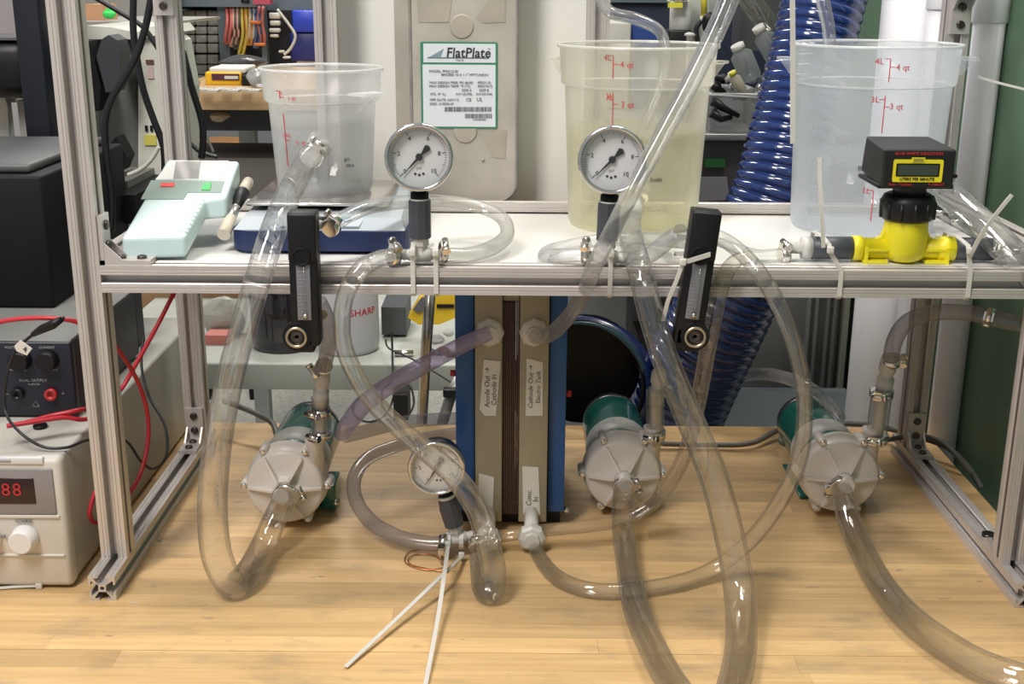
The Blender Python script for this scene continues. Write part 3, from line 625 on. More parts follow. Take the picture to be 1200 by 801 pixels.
# ------------------------------------------------------------------ pressure gauges
CHROME = mat('chrome_bezel', (.62, .62, .64), .14, 1)
DIAL = mat('dial_white', (.92, .93, .96), .5)
def gauge(label, px, py, Y, tilt=0, yaw=0, s=1.0, knurl=False):
    """origin at the centre of the tee; dial faces -Y"""
    c = W(px, py, Y); t = thing('pressure_gauge', label, 'gauge', (0, 0, 0)); R = .0335; H = .104
    C0 = (0, 0, H)
    build(MB().lathe((0, .026, H), (0, -1, 0), [(0, R*.80), (.003, R*.93), (.015, R*.95), (.020, R*.96)], 56), 'dial_case', mat('dark_gauge_case', (.03, .03, .035), .25, .5), t, False)
    build(MB().lathe((0, .006, H), (0, -1, 0), [(0, R*.97), (.001, R*1.03), (.010, R*1.05), (.0125, R*1.01), (.0125, R*.93), (.006, R*.915)], 64, caps=False), 'bezel', CHROME, t, False)
    f = build(MB().lathe((0, .004, H), (0, -1, 0), [(0, R*.93), (.002, R*.93)], 64), 'dial_face', DIAL, t, False)
    b = MB()
    for i in range(51):
        a = math.radians(225-270*i/50); L = .0045 if i % 10 == 0 else (.0030 if i % 5 == 0 else .0018); w = .00035 if i % 10 == 0 else .0002
        d = V((math.cos(a), 0, math.sin(a))); u = V((-d.z, 0, d.x)); r1 = R*.84
        b.hexa([V((0, y_, H))+d*r_+u*s_ for y_ in (.0021, .0017) for r_, s_ in ((r1, -w), (r1, w), (r1-L, w), (r1-L, -w))])
    build(b, 'scale_ticks', INK, f, False)
    for i, n in enumerate(('0', '2', '4', '6', '8', '10')):
        a = math.radians(225-54*i); me = text_mesh(n, .0062, .0001, bold=True)
        for v in me.vertices: v.co = V((v.co.x+math.cos(a)*R*.62, .0018-v.co.z, v.co.y+H+math.sin(a)*R*.62))
        me.materials.append(INK); o = bpy.data.objects.new('numeral', me); link(o, f)
    for s_, x_, z_, sz, m_ in (('psi', 0, -.011, .0048, mat('brown_print', (.3, .2, .16), .6)), ('● ● ●', 0, -.0185, .0044, INK)):
        if '●' in s_:
            b = MB()
            for k in (-1, 0, 1): b.lathe((k*.0042, .002, H+z_+.0012*abs(k)), (0, -1, 0), [(0, .0014), (.0004, .0014)], 10)
            build(b, 'printed_dots', INK, f, False); continue
        me = text_mesh(s_, sz, .0001)
        for v in me.vertices: v.co = V((v.co.x+x_, .0018-v.co.z, v.co.y+H+z_))
        me.materials.append(m_); o = bpy.data.objects.new('lettering', me); link(o, f)
    a = math.radians(227); d = V((math.cos(a), 0, math.sin(a))); u = V((-d.z, 0, d.x)); O = V((0, .0005, H))
    b = MB(); yv = V((0, -.0008, 0))
    b.prism([O+d*.0255, O+u*.0012+d*.004, O-u*.0012+d*.004], yv); b.prism([O+d*.005+u*.0009, O+d*.005-u*.0009, O-d*.007-u*.0012, O-d*.007+u*.0012], yv)
    b.prism([O-d*.006+u*.0016, O-d*.006-u*.0016, O-d*.013-u*.0036, O-d*.0150-u*.0012, O-d*.0150+u*.0012, O-d*.013+u*.0036], yv)
    b.cyl((0, .002, H), (0, -.001, H), .0036, n=20)
    build(b, 'needle', BLACK, t, False)
    build(MB().lathe((0, -.0045, H), (0, -1, 0), [(0, R*.93), (.0006, R*.93)], 48), 'lens', GLASS, t, False)
    build(MB().lathe((0, .012, .058), (0, 0, 1), [(0, .0095), (.008, .0095), (.008, .0075), (.016, .0075)], 6 if 0 else 24), 'stem', MATTBLACK, t, False)
    if knurl:
        pr = []
        build(MB().lathe((0, .012, .018), (0, 0, 1), [(0, .0105), (.001, .0122), (.026, .0130), (.038, .0112), (.040, .0105)], 12, smooth=False), 'coupling', GREYPVC, t, False)
        build(MB().lathe((0, .012, .057), (0, 0, 1), [(0, .0108), (.004, .0108)], 24), 'seal_tape_ring', mat('ptfe_tape', (.7, .7, .68), .5), t, False)
    else:
        build(MB().lathe((0, .012, .018), (0, 0, 1), [(0, .0112), (.0008, .0118), (.0395, .0118), (.040, .0112)], 10, smooth=False), 'coupling', GREYPVC, t, False)
        build(MB().lathe((0, .012, .0575), (0, 0, 1), [(0, .0102), (.0022, .0105)], 24), 'seal_tape_ring', mat('ptfe_tape', (.7, .7, .68), .5), t, False)
    te = build(MB().lathe((0, .012, .0), (0, 0, 1), [(0, .0075), (.010, .0078), (.010, .0092), (.019, .0092)], 6, smooth=False), 'tee_neck', NYLON, t, False)
    build(MB().lathe((-.022, .012, 0), (1, 0, 0), [(0, .0045), (.006, .0062), (.0062, .005), (.011, .0065), (.0112, .0078), (.0328, .0078), (.033, .0065), (.038, .005), (.0382, .0062), (.044, .0045)], 20), 'barbed_tee', NYLON, t, False)
    t.location = c-V((0, .012, 0)); t.rotation_euler = (0, tilt, yaw); t.scale = (s, s, s); return t
g1 = gauge('round white-faced pressure gauge in front of the beige plate, left on the shelf rail', 494, 298, .062, 0, math.radians(5), 1.0)
g2 = gauge('round white-faced pressure gauge in front of the middle yellowish container', 710, 301, .062, math.radians(1.5), math.radians(-2), 1.0)
g3 = gauge('smaller-looking pressure gauge low above the bench, left of the blue stack', 537, 630, .118, math.radians(-14), 0, .94, True)

# ------------------------------------------------------------------ rotameters
def rotameter(label, px, py, Y, tilt, s, knob_dx):
    t = thing('rotameter', label, 'flow meter', tuple(W(px, py, Y))); H = .152; w = .0145; d = .022
    b = MB().box((-w, 0, .012), (w, d, H), .0015); b.box((-w, -.003, H-.050), (w, .004, H-.001), .002)
    b.lathe((knob_dx, d, .022), (0, -1, 0), [(0, .015), (.023, .015)], 28); b.box((-w, 0, .004), (w*.6, d, .03), .003)
    build(b, 'body', BLACK, t, False)
    build(MB().lathe((-.001, -.003, H-.045), (0, -1, 0), [(0, .010), (.0015, .0095), (.0015, .008), (.0005, .0072)], 24), 'top_plug', MATTBLACK, t, False)
    sw = build(MB().box((-.0072, -.0018, .040), (.0072, .001, H-.053), .0008), 'sight_window', mat('smoky_sight_window', (.17, .17, .19), .12, coat=.8), t, False)
    b = MB()
    for i in range(14): b.box((-.006, -.0022, .045+i*.0038), (-.0015 if i % 2 else .003, -.0018, .0453+i*.0038))
    build(b, 'scale_ticks', mat('pale_print', (.35, .35, .36), .6), sw, False)
    build(MB().cyl((.001, -.0022, .04), (.001, -.0022, H-.054), .0017, n=10), 'glass_bore', GLASS, sw, False)
    build(MB().sphere((.001, -.003, .045), .0026), 'float', STEEL, sw, False)
    build(MB().lathe((knob_dx, -.002, .022), (0, -1, 0), [(0, .0112), (.003, .0112), (.003, .0088), (-.001, .0085)], 32, caps=False), 'knob_ring', mat('brass_valve_ring', (.5, .44, .33), .3, .9), t, False)
    build(MB().lathe((knob_dx, 0, .022), (0, -1, 0), [(0, .008), (.0022, .008), (.0022, .003), (.001, .002)], 28), 'valve_stem', DARKBOLT if s > 0 else STEEL, t, False)
    for z in (H-.02, .035):
        build(MB().lathe((w*.4, d, z), (.35, 1, 0), [(0, .006), (.008, .006), (.008, .0045), (.02, .005)], 14), 'barbed_port', NYLON, t, False)
    t.rotation_euler = (0, tilt, 0); return t
rotameter('upright black flow meter on the shelf rail at left, in front of the scale', 359, 418, .016, math.radians(.5), 1, -.009)
rotameter('black flow meter with a brass ring, tilted, in front of the blue corrugated hose', 804, 417, .010, math.radians(5.5), 1, .006)

# ------------------------------------------------------------------ yellow digital flow meter
YM = .105
ym = thing('digital_flow_meter', 'yellow turbine flow meter with a black display head at the right of the shelf', 'flow meter', tuple(W(1059, 314, YM)))
ym.location.z = SZ
cA = W(1059, 301, YM); zc = SZ+.0145
xa_, xb_ = W(997, 301, YM).x, W(1116, 301, YM).x; xm = W(1059, 290, YM).x
b = MB().lathe((xa_, YM, zc), (1, 0, 0), [(0, .0125), (.0005, .0135), (.010, .0135), (.0105, .0115), (xb_-xa_-.0185, .0115), (xb_-xa_-.018, .0135), (xb_-xa_-.0005, .0135), (xb_-xa_, .0125)], 28)
build(b, 'pipe_body', YELLOW, ym)
b = MB().lathe((xm, YM, SZ+.001), (0, 0, 1), [(0, .013), (.004, .020), (.012, .0235), (.035, .0235), (.048, .0225), (.054, .0225)], 40)
build(b, 'sensor_well', YELLOW, ym)
for s in (-1, 1):
    b = MB(); b.prism([(xm+s*.018, YM-.004, SZ+.022), (xm+s*.040, YM-.004, SZ+.022), (xm+s*.026, YM-.004, SZ+.028), (xm+s*.021, YM-.004, SZ+.042)], (0, .008, 0)); b.box((xm+s*.020, YM-.014, SZ+.0005), (xm+s*.046, YM+.014, SZ+.004)); b.box((xm+s*.042, YM-.0145, SZ), (xm+s*.0455, YM+.0145, SZ+.018)) ; b.box((xm+s*.020, YM-.014, SZ+.0140), (xm+s*.046, YM-.012, SZ+.0165)); build(b, 'mounting_rib', YELLOW, ym)

zr = SZ+.046
pr = []
b = MB().lathe((xm, YM, zr), (0, 0, 1), [(0, .024), (.003, .028), (.020, .0288), (.027, .026), (.029, .022)], 40)
for i in range(12):
    a = i*math.pi/6; c_ = V((xm+math.cos(a)*.0275, YM+math.sin(a)*.0275, zr+.003)); b.cyl(c_, c_+V((0, 0, .018)), .0026, n=8)
build(b, 'ring_nut', BLACK, ym)
build(MB().cyl((xm, YM, zr+.027), (xm, YM, zr+.045), .0175), 'neck', mat('charcoal_plastic', (.035, .035, .04), .5), ym)
hx0, hx1 = W(1034, 200, YM-.035).x, W(1119, 200, YM-.035).x; hz0 = zr+.040; hz1 = hz0+.042; hy0 = YM-.035; hy1 = YM+.045
b = MB(); b.hexa([(hx0, hy0, hz0), (hx1, hy0, hz0), (hx1, hy1, hz0+.006), (hx0, hy1, hz0+.006), (hx0, hy0, hz1-.002), (hx1, hy0, hz1-.002), (hx1-.003, hy1, hz1+.002), (hx0+.003, hy1, hz1+.002)])
bm = bmesh.new(); vs = [bm.verts.new(v) for v in b.v]; [bm.faces.new([vs[i] for i in f]) for f in b.f]; bmesh.ops.recalc_face_normals(bm, faces=bm.faces[:]); bmesh.ops.bevel(bm, geom=bm.edges[:], offset=.0025, segments=3, profile=.5, affect='EDGES')
hd = build(MB().bm(bm, False), 'display_head', mat('head_black', (.008, .008, .010), .5, bump=.15, bscale=900), ym)
build(MB().box((hx0-.002, hy0+.004, hz0-.0015), (hx1+.002, hy1, hz0+.003), .001), 'gasket_lip', BLACK, hd)
build(MB().cyl((hx1-.004, hy0+.004, hz0+.012), (hx1+.004, hy0+.004, hz0+.012), .002), 'side_screw', BLACK, hd)
xc = (hx0+hx1)/2; zc2 = (hz0+hz1)/2; yf = hy0
def hp(px, py): return W(px, py, hy0)
a_, b_ = hp(1045, 213), hp(1106, 187)
build(MB().prism([(x, yf-.0008, z) for x, z in rrect(a_.x, a_.z, b_.x, b_.z, .002)], (0, .001, 0)), 'yellow_bezel', YELLOW, hd)
a_, b_ = hp(1049, 206.5), hp(1101.5, 191.5)
build(MB().prism([(x, yf-.0012, z) for x, z in rrect(a_.x, a_.z, b_.x, b_.z, .001)], (0, .001, 0)), 'black_inset', BLACK, hd)
a_, b_ = hp(1051, 205), hp(1099.5, 193)
build(MB().box((a_.x, yf-.0015, a_.z), (b_.x, yf-.0010, b_.z)), 'lcd_display', mat('lcd_grey_green', (.05, .06, .05), .12, coat=.6), hd)
a_, b_ = hp(1068, 190), hp(1084, 184.5)
build(MB().box((a_.x, yf-.0014, a_.z), (b_.x, yf-.0002, b_.z)), 'yellow_badge', YELLOW, hd)
a_, b_ = hp(1070, 189), hp(1082, 185.5)
build(MB().box((a_.x, yf-.0018, a_.z), (b_.x, yf-.0012, b_.z)), 'badge_field', mat('olive', (.3, .27, .05), .5), hd)
REDP = mat('red_print', (.55, .04, .03), .5)
q_ = mpp(hp(1075, 200))*1.3
text('BLUE-WHITE INDUSTRIES', 3.4*q_, hp(1077, 180)+V((0, -.0006, 0)), XX, ZZ, REDP, hd, sx=1.12)
text('LITERS PER MINUTE', 3.6*q_, hp(1074, 209.7)+V((0, -.001, 0)), XX, ZZ, INK, hd, bold=True)
text('Rate - Totalizer', 3.2*q_, hp(1055, 215.8)+V((0, -.0006, 0)), XX, ZZ, REDP, hd, sx=1.05)
text('F-1000-RT', 3.2*q_, hp(1097, 216)+V((0, -.0006, 0)), XX, ZZ, REDP, hd, sx=1.05)
xl_, xr_ = W(950, 300, YM).x, W(1163, 300, YM).x
for n_, x0, x1 in (('left', xl_, xa_), ('right', xb_, xr_)):
    build(MB().lathe((x0, YM, zc), (1, 0, 0), [(0, .0115), (.0006, .0125), (x1-x0-.0006, .0125), (x1-x0, .0115)], 28), 'black_coupling', GREYPVC, ym, label=None)
build(MB().lathe((xl_, YM, zc), (-1, 0, 0), [(0, .0112), (.003, .0112), (.003, .0122), (.011, .0118), (.011, .007), (.030, .0062)], 24), 'white_barb', NYLON, ym)
build(MB().lathe((xr_, YM, zc), (1, 0, 0), [(0, .0112), (.003, .0112), (.003, .0118), (.011, .0115), (.011, .007), (.026, .0062)], 24), 'white_barb', NYLON, ym)

# ------------------------------------------------------------------ pumps
def pump_core(loc, label):
    t = thing('magnetic_drive_pump', label, 'pump', (0, 0, 0), 'magnetic drive pumps on the bench'); R = .050; Z = .0575
    build(MB().lathe((0, .040, Z), (0, -1, 0), [(0, R*.92), (.004, R), (.010, R), (.011, R*.96), (.029, R*.955), (.0335, R*.92), (.0350, R*.86), (.0365, R*.5), (.0375, .0165), (.040, .0145), (.044, .0135), (.045, .0125)], 56), 'volute_housing', HOUSING, t, False)
    for k in range(6):
        a = math.radians(60*k); d = V((math.cos(a), 0, math.sin(a))); u = V((-d.z, 0, d.x)); O = V((0, 0, Z))
        b = MB(); b.hexa([O+d*r_+u*s_+V((0, y_, 0)) for (r_, y0, y1) in ((.012, -.0095, .006), (R*.90, .0015, .010)) for (s_, y_) in ((-.0014, y1), (.0014, y1), (.0014, y0), (-.0014, y0))])
        build(b, 'rib', HOUSING, t, False)
        a2 = a+(0 if k in (0, 3) else 0); d2 = V((math.cos(a2), 0, math.sin(a2))); c_ = O+d2*(R*1.02)
        lg = build(MB().lathe(c_+V((0, .038, 0)), (0, -1, 0), [(0, .0050), (.026, .0050), (.028, .0042)], 14), 'screw_lug', HOUSING, t, False)
        build(MB().lathe(c_+V((0, .0105, 0)), (0, -1, 0), [(0, .0034), (.0022, .0034), (.0032, .0022), (.0024, .0012)], 14), 'screw', STEEL, lg, False)
    build(MB().lathe((0, -.008, Z), (0, -1, 0), [(-.004, .0115), (.004, .0110), (.004, .0095), (.014, .0095)], 24), 'inlet_port', HOUSING, t, False)
    build(MB().lathe((.0365, .020, Z+.008), (0, 0, 1), [(0, .0105), (.045, .0105), (.047, .0118), (.053, .0118)], 24), 'outlet_port', HOUSING, t, False)
    build(MB().lathe((0, .040, Z), (0, 1, 0), [(0, .040), (.004, .0415), (.150, .0415), (.154, .040)], 48), 'motor', GREEN, t, False)
    build(MB().lathe((0, .062, Z), (0, 1, 0), [(0, .0416), (.0003, .0421), (.044, .0421), (.0443, .0416)], 48, caps=False), 'rating_band', mat('silver_label', (.50, .50, .47), .45, noise=.25, nscale=70), t, False)
    build(MB().lathe((0, .194, Z), (0, 1, 0), [(0, .0405), (.003, .041), (.014, .040), (.018, .034)], 40), 'motor_end_cap', mat('dark_chrome_cap', (.12, .12, .12), .22, .8), t, False)
    b = MB().box((-.034, .07, 0), (.034, .18, .004), .001); b.box((-.020, .08, .003), (.020, .17, .022), .002)
    build(b, 'mounting_foot', GREEN, t, False)
    b = MB().box((.034, .06, .004), (.052, .11, .036), .002)
    build(b, 'terminal_box', GREEN, t, False)
    build(MB().sphere((.052, .062, .012), .0045, (1, 1, 1), 8), 'earth_wire_lug', STEEL, t, False)
    t.location = loc; return t
PL = [V((-.337, .172, .0005)), V((.080, .216, .0005)), V((.354, .216, .0005))]
pumps = []
proto = pump_core(PL[0], 'green motor pump with a cream front, leftmost of the three on the bench')
p2 = copy_tree(proto); p2.location = PL[1]; p2['label'] = 'green motor pump right beside the blue stack, middle of the three on the bench'
p3 = copy_tree(proto); p3.location = PL[2]; p3['label'] = 'green motor pump at the right of the bench, its outlet fittings joined to grey tube'
for p in (proto, p2, p3): del p['group']; p['group'] = 'magnetic drive pumps on the bench'
def chain(pump, segs, m=NYLON):
    """outlet fittings: list of (name, px0, py0, px1, py1, width, material)"""
    Yp = pump.location.y+.020
    for (n_, x0, y0, x1, y1, w, mm) in segs:
        a = W(x0, y0, Yp); b = W(x1, y1, Yp); r = w/2*mpp(a)
        if mm == 'clamp': clamp(pump, a, b-a, r, (x1-x0+.5 if 0 else -.6, -1, 0) if w < 100 else (1, -1, 0)); continue
        d = (b-a).normalized(); L = (b-a).length
        if n_ == 'white_adapter': prof = [(0, r*.95), (L*.45, r), (L*.46, r*.82), (L*.6, r*.82), (L*.62, r*1.02), (L*.9, r*.98), (L, r*.7)]
        elif n_ == 'clear_sleeve':
            build(MB().lathe(a, d, [(0, r*.60), (L, r*.60)], 20, caps=False), 'inner_barb', NYLON, pump); prof = [(0, r), (L, r)]
        else: prof = [(0, r), (L, r)]
        build(MB().lathe(a, d, prof, 24, caps=(n_ != 'clear_sleeve')), n_, mm, pump)
chain(proto, [('clear_sleeve', 376, 516, 375, 465, 21, TUBE), ('band', 376, 508, 376, 500, 21.6, 'clamp'), ('band', 375, 482, 375, 474, 21.6, 'clamp'), ('white_adapter', 375, 478, 378, 432, 19, NYLON)])
chain(p2, [('clear_sleeve', 768, 520, 768, 455, 21, TUBE), ('band', 768, 508, 768, 500, 21.6, 'clamp'), ('white_adapter', 768, 474, 773, 432, 18, NYLON)])
chain(p3, [('clear_sleeve', 1026, 520, 1034, 455, 24, TUBE), ('band', 1027, 512, 1028, 504, 25, 'clamp'), ('band', 1033, 460, 1034, 452, 25, 'clamp'), ('white_adapter', 1034, 464, 1043, 416, 20, NYLON)])

# ------------------------------------------------------------------ cell stack
SY = .178
def X_(px): return W(px, 560, SY).x
st = thing('electrochemical_cell_stack', 'tall cell stack of blue, tan and brown upright plates in the middle of the bench', 'cell stack', (X_(598), .28, 0))
HT = .331; ZB = W(600, 611, SY).z; ZL = W(598, 355, SY).z; ZU = W(600, 599, SY+.012).z
xs_ = [X_(v) for v in (534, 557, 588, 608, 641, 662)]
def sl(n_, x0, x1, y0, y1, z0, z1, m, label=None): return build(MB().box((x0, y0, z0), (x1, y1, z1), .0008), n_, m, st, label=label)
sl('clamping_plate', xs_[0], xs_[1]-.0012, SY+.012, SY+.20, ZU, HT-.006, BLUE); sl('clamping_plate', xs_[4]+.0012, xs_[5], SY+.012, SY+.20, ZU, HT-.006, BLUE)
for yy in (SY+.03, SY+.15): build(MB().box((xs_[0]+.004, yy, .0005), (xs_[5]-.004, yy+.02, ZB+.001)), 'foot_bar', BLACK, st)
sl('end_plate', xs_[1], xs_[2], SY, SY+.19, ZB, HT-.002, BEIGE); sl('end_plate', xs_[3], xs_[4], SY, SY+.19, ZB, HT-.002, BEIGE)
n_ = 9
for i in range(n_):
    x0 = xs_[2]+(xs_[3]-xs_[2])*i/n_; x1 = xs_[2]+(xs_[3]-xs_[2])*(i+1)/n_
    sl('cell_layer', x0+.0001, x1-.0002, SY+.004+.001*(i % 2), SY+.185, ZB+.008, ZL, BROWN)
sl('top_block', xs_[2]+.0005, xs_[3]-.0005, SY+.008, SY+.18, ZL+.0002, HT-.004, BEIGE)
b = MB()
for zz in (.06, .22): b.cyl((xs_[0]-.012, SY+.03, zz), (xs_[0], SY+.03, zz), .004, n=8)
build(b, 'tie_rod_end', DARKBOLT, st, stuff=False)
for px, py, d in ((663, 461, 1), (661, 597, 1), (531, 437, -1)):
    p = W(px, py, SY+.03); build(MB().cyl((xs_[5] if d > 0 else xs_[0], p.y, p.z), ((xs_[5]+.007) if d > 0 else xs_[0]-.007, p.y, p.z), .004, n=10), 'red_terminal_cap' if py < 500 else 'steel_bolt_end', mat('red_cap', (.5, .03, .04), .5) if py < 500 else STEEL, st)
def elbow_nut(px, py, r, tiltv, name='compression_nut', z=None):
    p = W(px, py, SY) if z is None else WZ(px, py, z)
    if z is not None: build(MB().cyl(p, V((p.x, SY+.004, p.z+.008)), r*.55, n=8), 'nipple', NYLON, st)
    d = V(tiltv).normalized(); b = MB()
    b.lathe(p+V((0, .004, 0)), d, [(0, r*.9), (.002, r*1.05), (.010, r*1.05), (.013, r*.85), (.0132, r*.62), (.018, r*.6)], 8, smooth=False)
    o = build(b, name, NYLON, st); return o
elbow_nut(573, 388, .0165, (.10, -1, -.05)); elbow_nut(625, 388, .0165, (.1, -1, -.05))
elbow_nut(623, 628, .0160, (0, -1, -.05), z=.020); elbow_nut(572, 630, .0150, (0, -1, -.05), z=.020)
HW = mat('handwriting_ink', (.05, .04, .04), .6)
def tape(pts, lines, name='paper_tape_label'):
    o = build(MB().prism([W(x, y, SY-.0004) for x, y in pts], (0, -.0006, 0)), name, PAPER, st, label='white tape label with black handwriting' if lines else 'blank white tape label')
    for s, px, py, sz in lines:
        p = W(px, py, SY-.0012)
        me = text_mesh(s, sz, .0001, shear=.15)
        off = origin_of(o.parent)
        for v in me.vertices:
            x, y_ = v.co.x, v.co.y; j = .00025*math.sin(x*900+px); v.co = V((p.x-y_*1.0+j, p.y-v.co.z, p.z+x))-off
        me.materials.append(HW); q = bpy.data.objects.new('handwriting', me); link(q, o)
tape([(567, 421), (587, 423), (581, 487), (568, 487), (562, 479)], [('Anode Out →', 571, 454, .0086), ('Cathode In', 579, 457, .0086)])
tape([(617, 420), (620, 420), (636, 424), (636, 487), (616, 487)], [('Cathode Out →', 622, 453, .0082), ('Electro Tank', 631, 454, .0078)])
tape([(612, 546), (631, 547), (633, 603), (613, 602)], [('Conc.', 620, 583, .0092), ('In', 628, 585, .0095)])
tape([(561, 554), (579, 559), (577, 606), (560, 611)], [])
# ------------------------------------------------------------------ tubing
T = tube
T([(367, 180, .185, 26), (358, 192, .16, 27), (345, 215, .12, 29), (325, 258, .055, 31), (305, 318, .018, 32), (285, 385, .010, 32), (268, 450, .008, 33), (255, 520, .006, 34), (249, 590, .006, 35), (254, 650, .008, 36), (272, 684, .022, 34), (290, 672, .05, 32), (308, 640, .10, 30), (322, 608, .125, 28), (333, 584, .150, 27), (337, 576, .162, 26)],
  'wide clear tube with bubbles looping down from the small container to the left pump', BUBBLE, clamps=((.02, (.6, -.3, .8)), (.97, (1, -.2, .3))), prints=(.40, .54, MT['pale_print'], -.3))
a = W(372, 176, .19); spigot(t1, W(380, 172, .215), W(366, 182, .18), .009)
T([(462, 300, .050, 18), (445, 303, .040, 20), (425, 314, .026, 22), (408, 338, .018, 21), (401, 368, .016, 21), (403, 405, .016, 21), (420, 445, .018, 22), (448, 482, .022, 23), (490, 520, .025, 24), (530, 555, .022, 26), (557, 592, .020, 28), (570, 630, .018, 28), (578, 665, .012, 30), (578, 692, .020, 28), (566, 688, .055, 26), (562, 655, .08, 23), (560, 632, .105, 20)],
  'clear tube curving from the left gauge past the lower gauge to the bench', TUBE, clamps=((.012, (0, -.6, 1)), (.985, (0, -.5, 1))))
T([(517, 297, .060, 17), (545, 299, .068, 18), (575, 291, .09, 18), (594, 275, .13, 17), (588, 255, .17, 16), (560, 242, .19, 15), (520, 236, .175, 15), (480, 236, .14, 16), (435, 242, .10, 17), (405, 254, .075, 18), (385, 268, .050, 19)],
  'clear tube looping over the shelf from left gauge to left black flow meter', TUBE, clamps=((.012, (0, -.6, 1)), (.98, (0, -1, .5))))
T([(374, 352, .040, 17), (383, 372, .05, 18), (386, 392, .08, 18), (383, 415, .14, 18), (378, 434, .195, 17)], 'short curved tube from the left black flow meter down to the left pump outlet', GREYT, clamps=((.93, (-.6, -1, 0)),))
T([(574, 390, .165, 17), (550, 400, .16, 19), (515, 418, .17, 20), (470, 443, .165, 21), (430, 470, .17, 22), (409, 495, .19, 21), (400, 508, .22, 18)], 'lavender-tinted tube from the upper left stack nut down behind the left pump', LAV)
T([(403, 511, .225, 16), (425, 506, .24, 16), (465, 496, .27, 16), (510, 491, .30, 15), (560, 490, .345, 15)], 'greyish tube running level behind the stack from beside the left pump', GREYT)
T([(522, 636, .112, 18), (500, 636, .115, 18), (470, 630, .125, 18), (436, 612, .15, 18), (417, 585, .185, 17), (416, 558, .22, 17), (432, 536, .26, 16), (465, 522, .29, 16), (500, 513, .32, 15), (545, 506, .345, 14)],
  'grey clear tube lying in a loop on the bench left of the lower gauge', GREYT, clamps=((.02, (0, -1, -.4)),))
T([(626, 394, .163, 17), (642, 393, .14, 18), (662, 376, .11, 18), (683, 345, .06, 19), (697, 310, .020, 20), (715, 275, .012, 20), (742, 222, .02, 21), (775, 160, .04, 22), (810, 95, .06, 23), (845, 22, .08, 24), (868, -40, .09, 24)],
  'clear tube rising diagonally from the upper right stack nut past the middle gauge', MILKY)
T([(741, 248, .17, 24), (738, 262, .13, 27), (741, 285, .075, 29), (752, 325, .022, 30), (765, 375, .010, 31), (785, 435, .005, 33), (808, 490, .000, 34), (835, 555, -.012, 35), (853, 620, -.025, 36), (866, 690, -.045, 37), (868, 760, -.07, 38), (852, 820, -.10, 38), (825, 838, -.115, 38), (798, 815, -.09, 37), (768, 765, -.03, 34), (745, 710, .04, 32), (735, 655, .10, 28), (730, 615, .145, 26), (730, 580, .185, 24), (732, 568, .205, 23)],
  'wide clear tube sweeping from the middle container past the bench front to the middle pump', BUBBLE, wall=False, clamps=((.988, (1, -.2, .3)),))
spigot(t2, W(745, 236, .232), W(740, 256, .15), .0095)
T([(986, 570, .205, 24), (988, 582, .185, 24), (993, 602, .15, 27), (1005, 634, .10, 29), (1030, 680, .045, 31), (1065, 722, .0, 33), (1110, 756, -.035, 35), (1160, 783, -.06, 37), (1225, 800, -.07, 38), (1300, 790, -.03, 36), (1330, 640, .0, 36), (1310, 470, .02, 36), (1260, 372, .035, 36), (1215, 327, .05, 36), (1168, 280, .085, 36), (1125, 240, .13, 34), (1085, 205, .185, 31), (1075, 198, .205, 28)],
  'wide clear tube sweeping right from the right pump and up to the right container', BUBBLE, wall=False, clamps=((.012, (-1, -.2, -.3)),))
T([(690, 299, .062, 16), (670, 299, .066, 17), (650, 300, .075, 18), (637, 299, .10, 14), (645, 293, .13, 15), (665, 288, .155, 15), (690, 283, .17, 15), (730, 278, .175, 15), (775, 281, .15, 17), (800, 283, .07, 17)],
  'clear tube folded back behind the middle gauge on the shelf', MILKY, clamps=((.03, (0, -.4, 1)),))
T([(728, 301, .062, 15), (742, 304, .075, 18), (762, 298, .075, 20), (785, 280, .062, 20), (798, 272, .040, 20)], 'milky short tube between the middle gauge and the right black flow meter', MILKY)
T([(826, 272, .050, 17), (850, 282, .05, 18), (875, 302, .035, 19), (897, 330, .018, 20), (918, 370, .010, 19), (935, 420, .010, 19), (943, 475, .014, 19), (937, 535, .022, 20), (915, 585, .035, 20), (880, 632, .05, 19), (838, 665, .055, 18), (790, 683, .05, 18), (735, 691, .05, 18), (690, 690, .06, 18), (655, 677, .075, 18), (634, 655, .10, 17), (624, 633, .135, 16)],
  'long clear tube from the right black flow meter to the lower right stack nut', TUBE)
T([(880, 300, .045, 15), (862, 306, .040, 17), (850, 322, .035, 19), (840, 355, .034, 20), (830, 405, .045, 20), (822, 450, .07, 19), (812, 500, .10, 18), (797, 545, .13, 18), (772, 582, .15, 17), (735, 607, .145, 16), (690, 616, .135, 15), (640, 621, .130, 15), (600, 626, .125, 15), (576, 630, .130, 14)],
  'amber-tinted tube dropping beside the tilted black flow meter towards the stack foot', PEACH, prints=(.22, .48, INK, .2))
T([(838, 282, .06, 10), (860, 290, .07, 12), (885, 299, .09, 15), (905, 300, .10, 17), (925, 299, .105, 18), (942, 299, .105, 18)], 'clear tube feeding the left end of the yellow flow meter', TUBE, clamps=((.75, (0, -.2, 1)),))
T([(800, 452, .95, 15), (850, 442, .86, 15), (890, 438, .66, 15), (915, 441, .50, 15), (945, 452, .40, 15), (968, 470, .37, 14), (985, 490, .33, 13)], 'clear tube arching behind the right pump', MILKY)
T([(1044, 424, .235, 19), (1048, 400, .22, 19), (1062, 378, .19, 19), (1090, 367, .16, 19), (1130, 366, .13, 19), (1170, 374, .11, 19), (1230, 388, .09, 19)], 'grey tube arching from the right pump fittings to the right edge', GREYT, clamps=((.03, (1, -.3, 0)), (.80, (0, -1, .2))))
T([(700, -8, .36, 14), (715, 14, .35, 14), (745, 22, .34, 14), (772, 36, .33, 13), (780, 60, .32, 12), (775, 95, .31, 12), (762, 130, .30, 12), (750, 158, .29, 12)], 'clear tube bent down into the middle container from behind', MILKY)
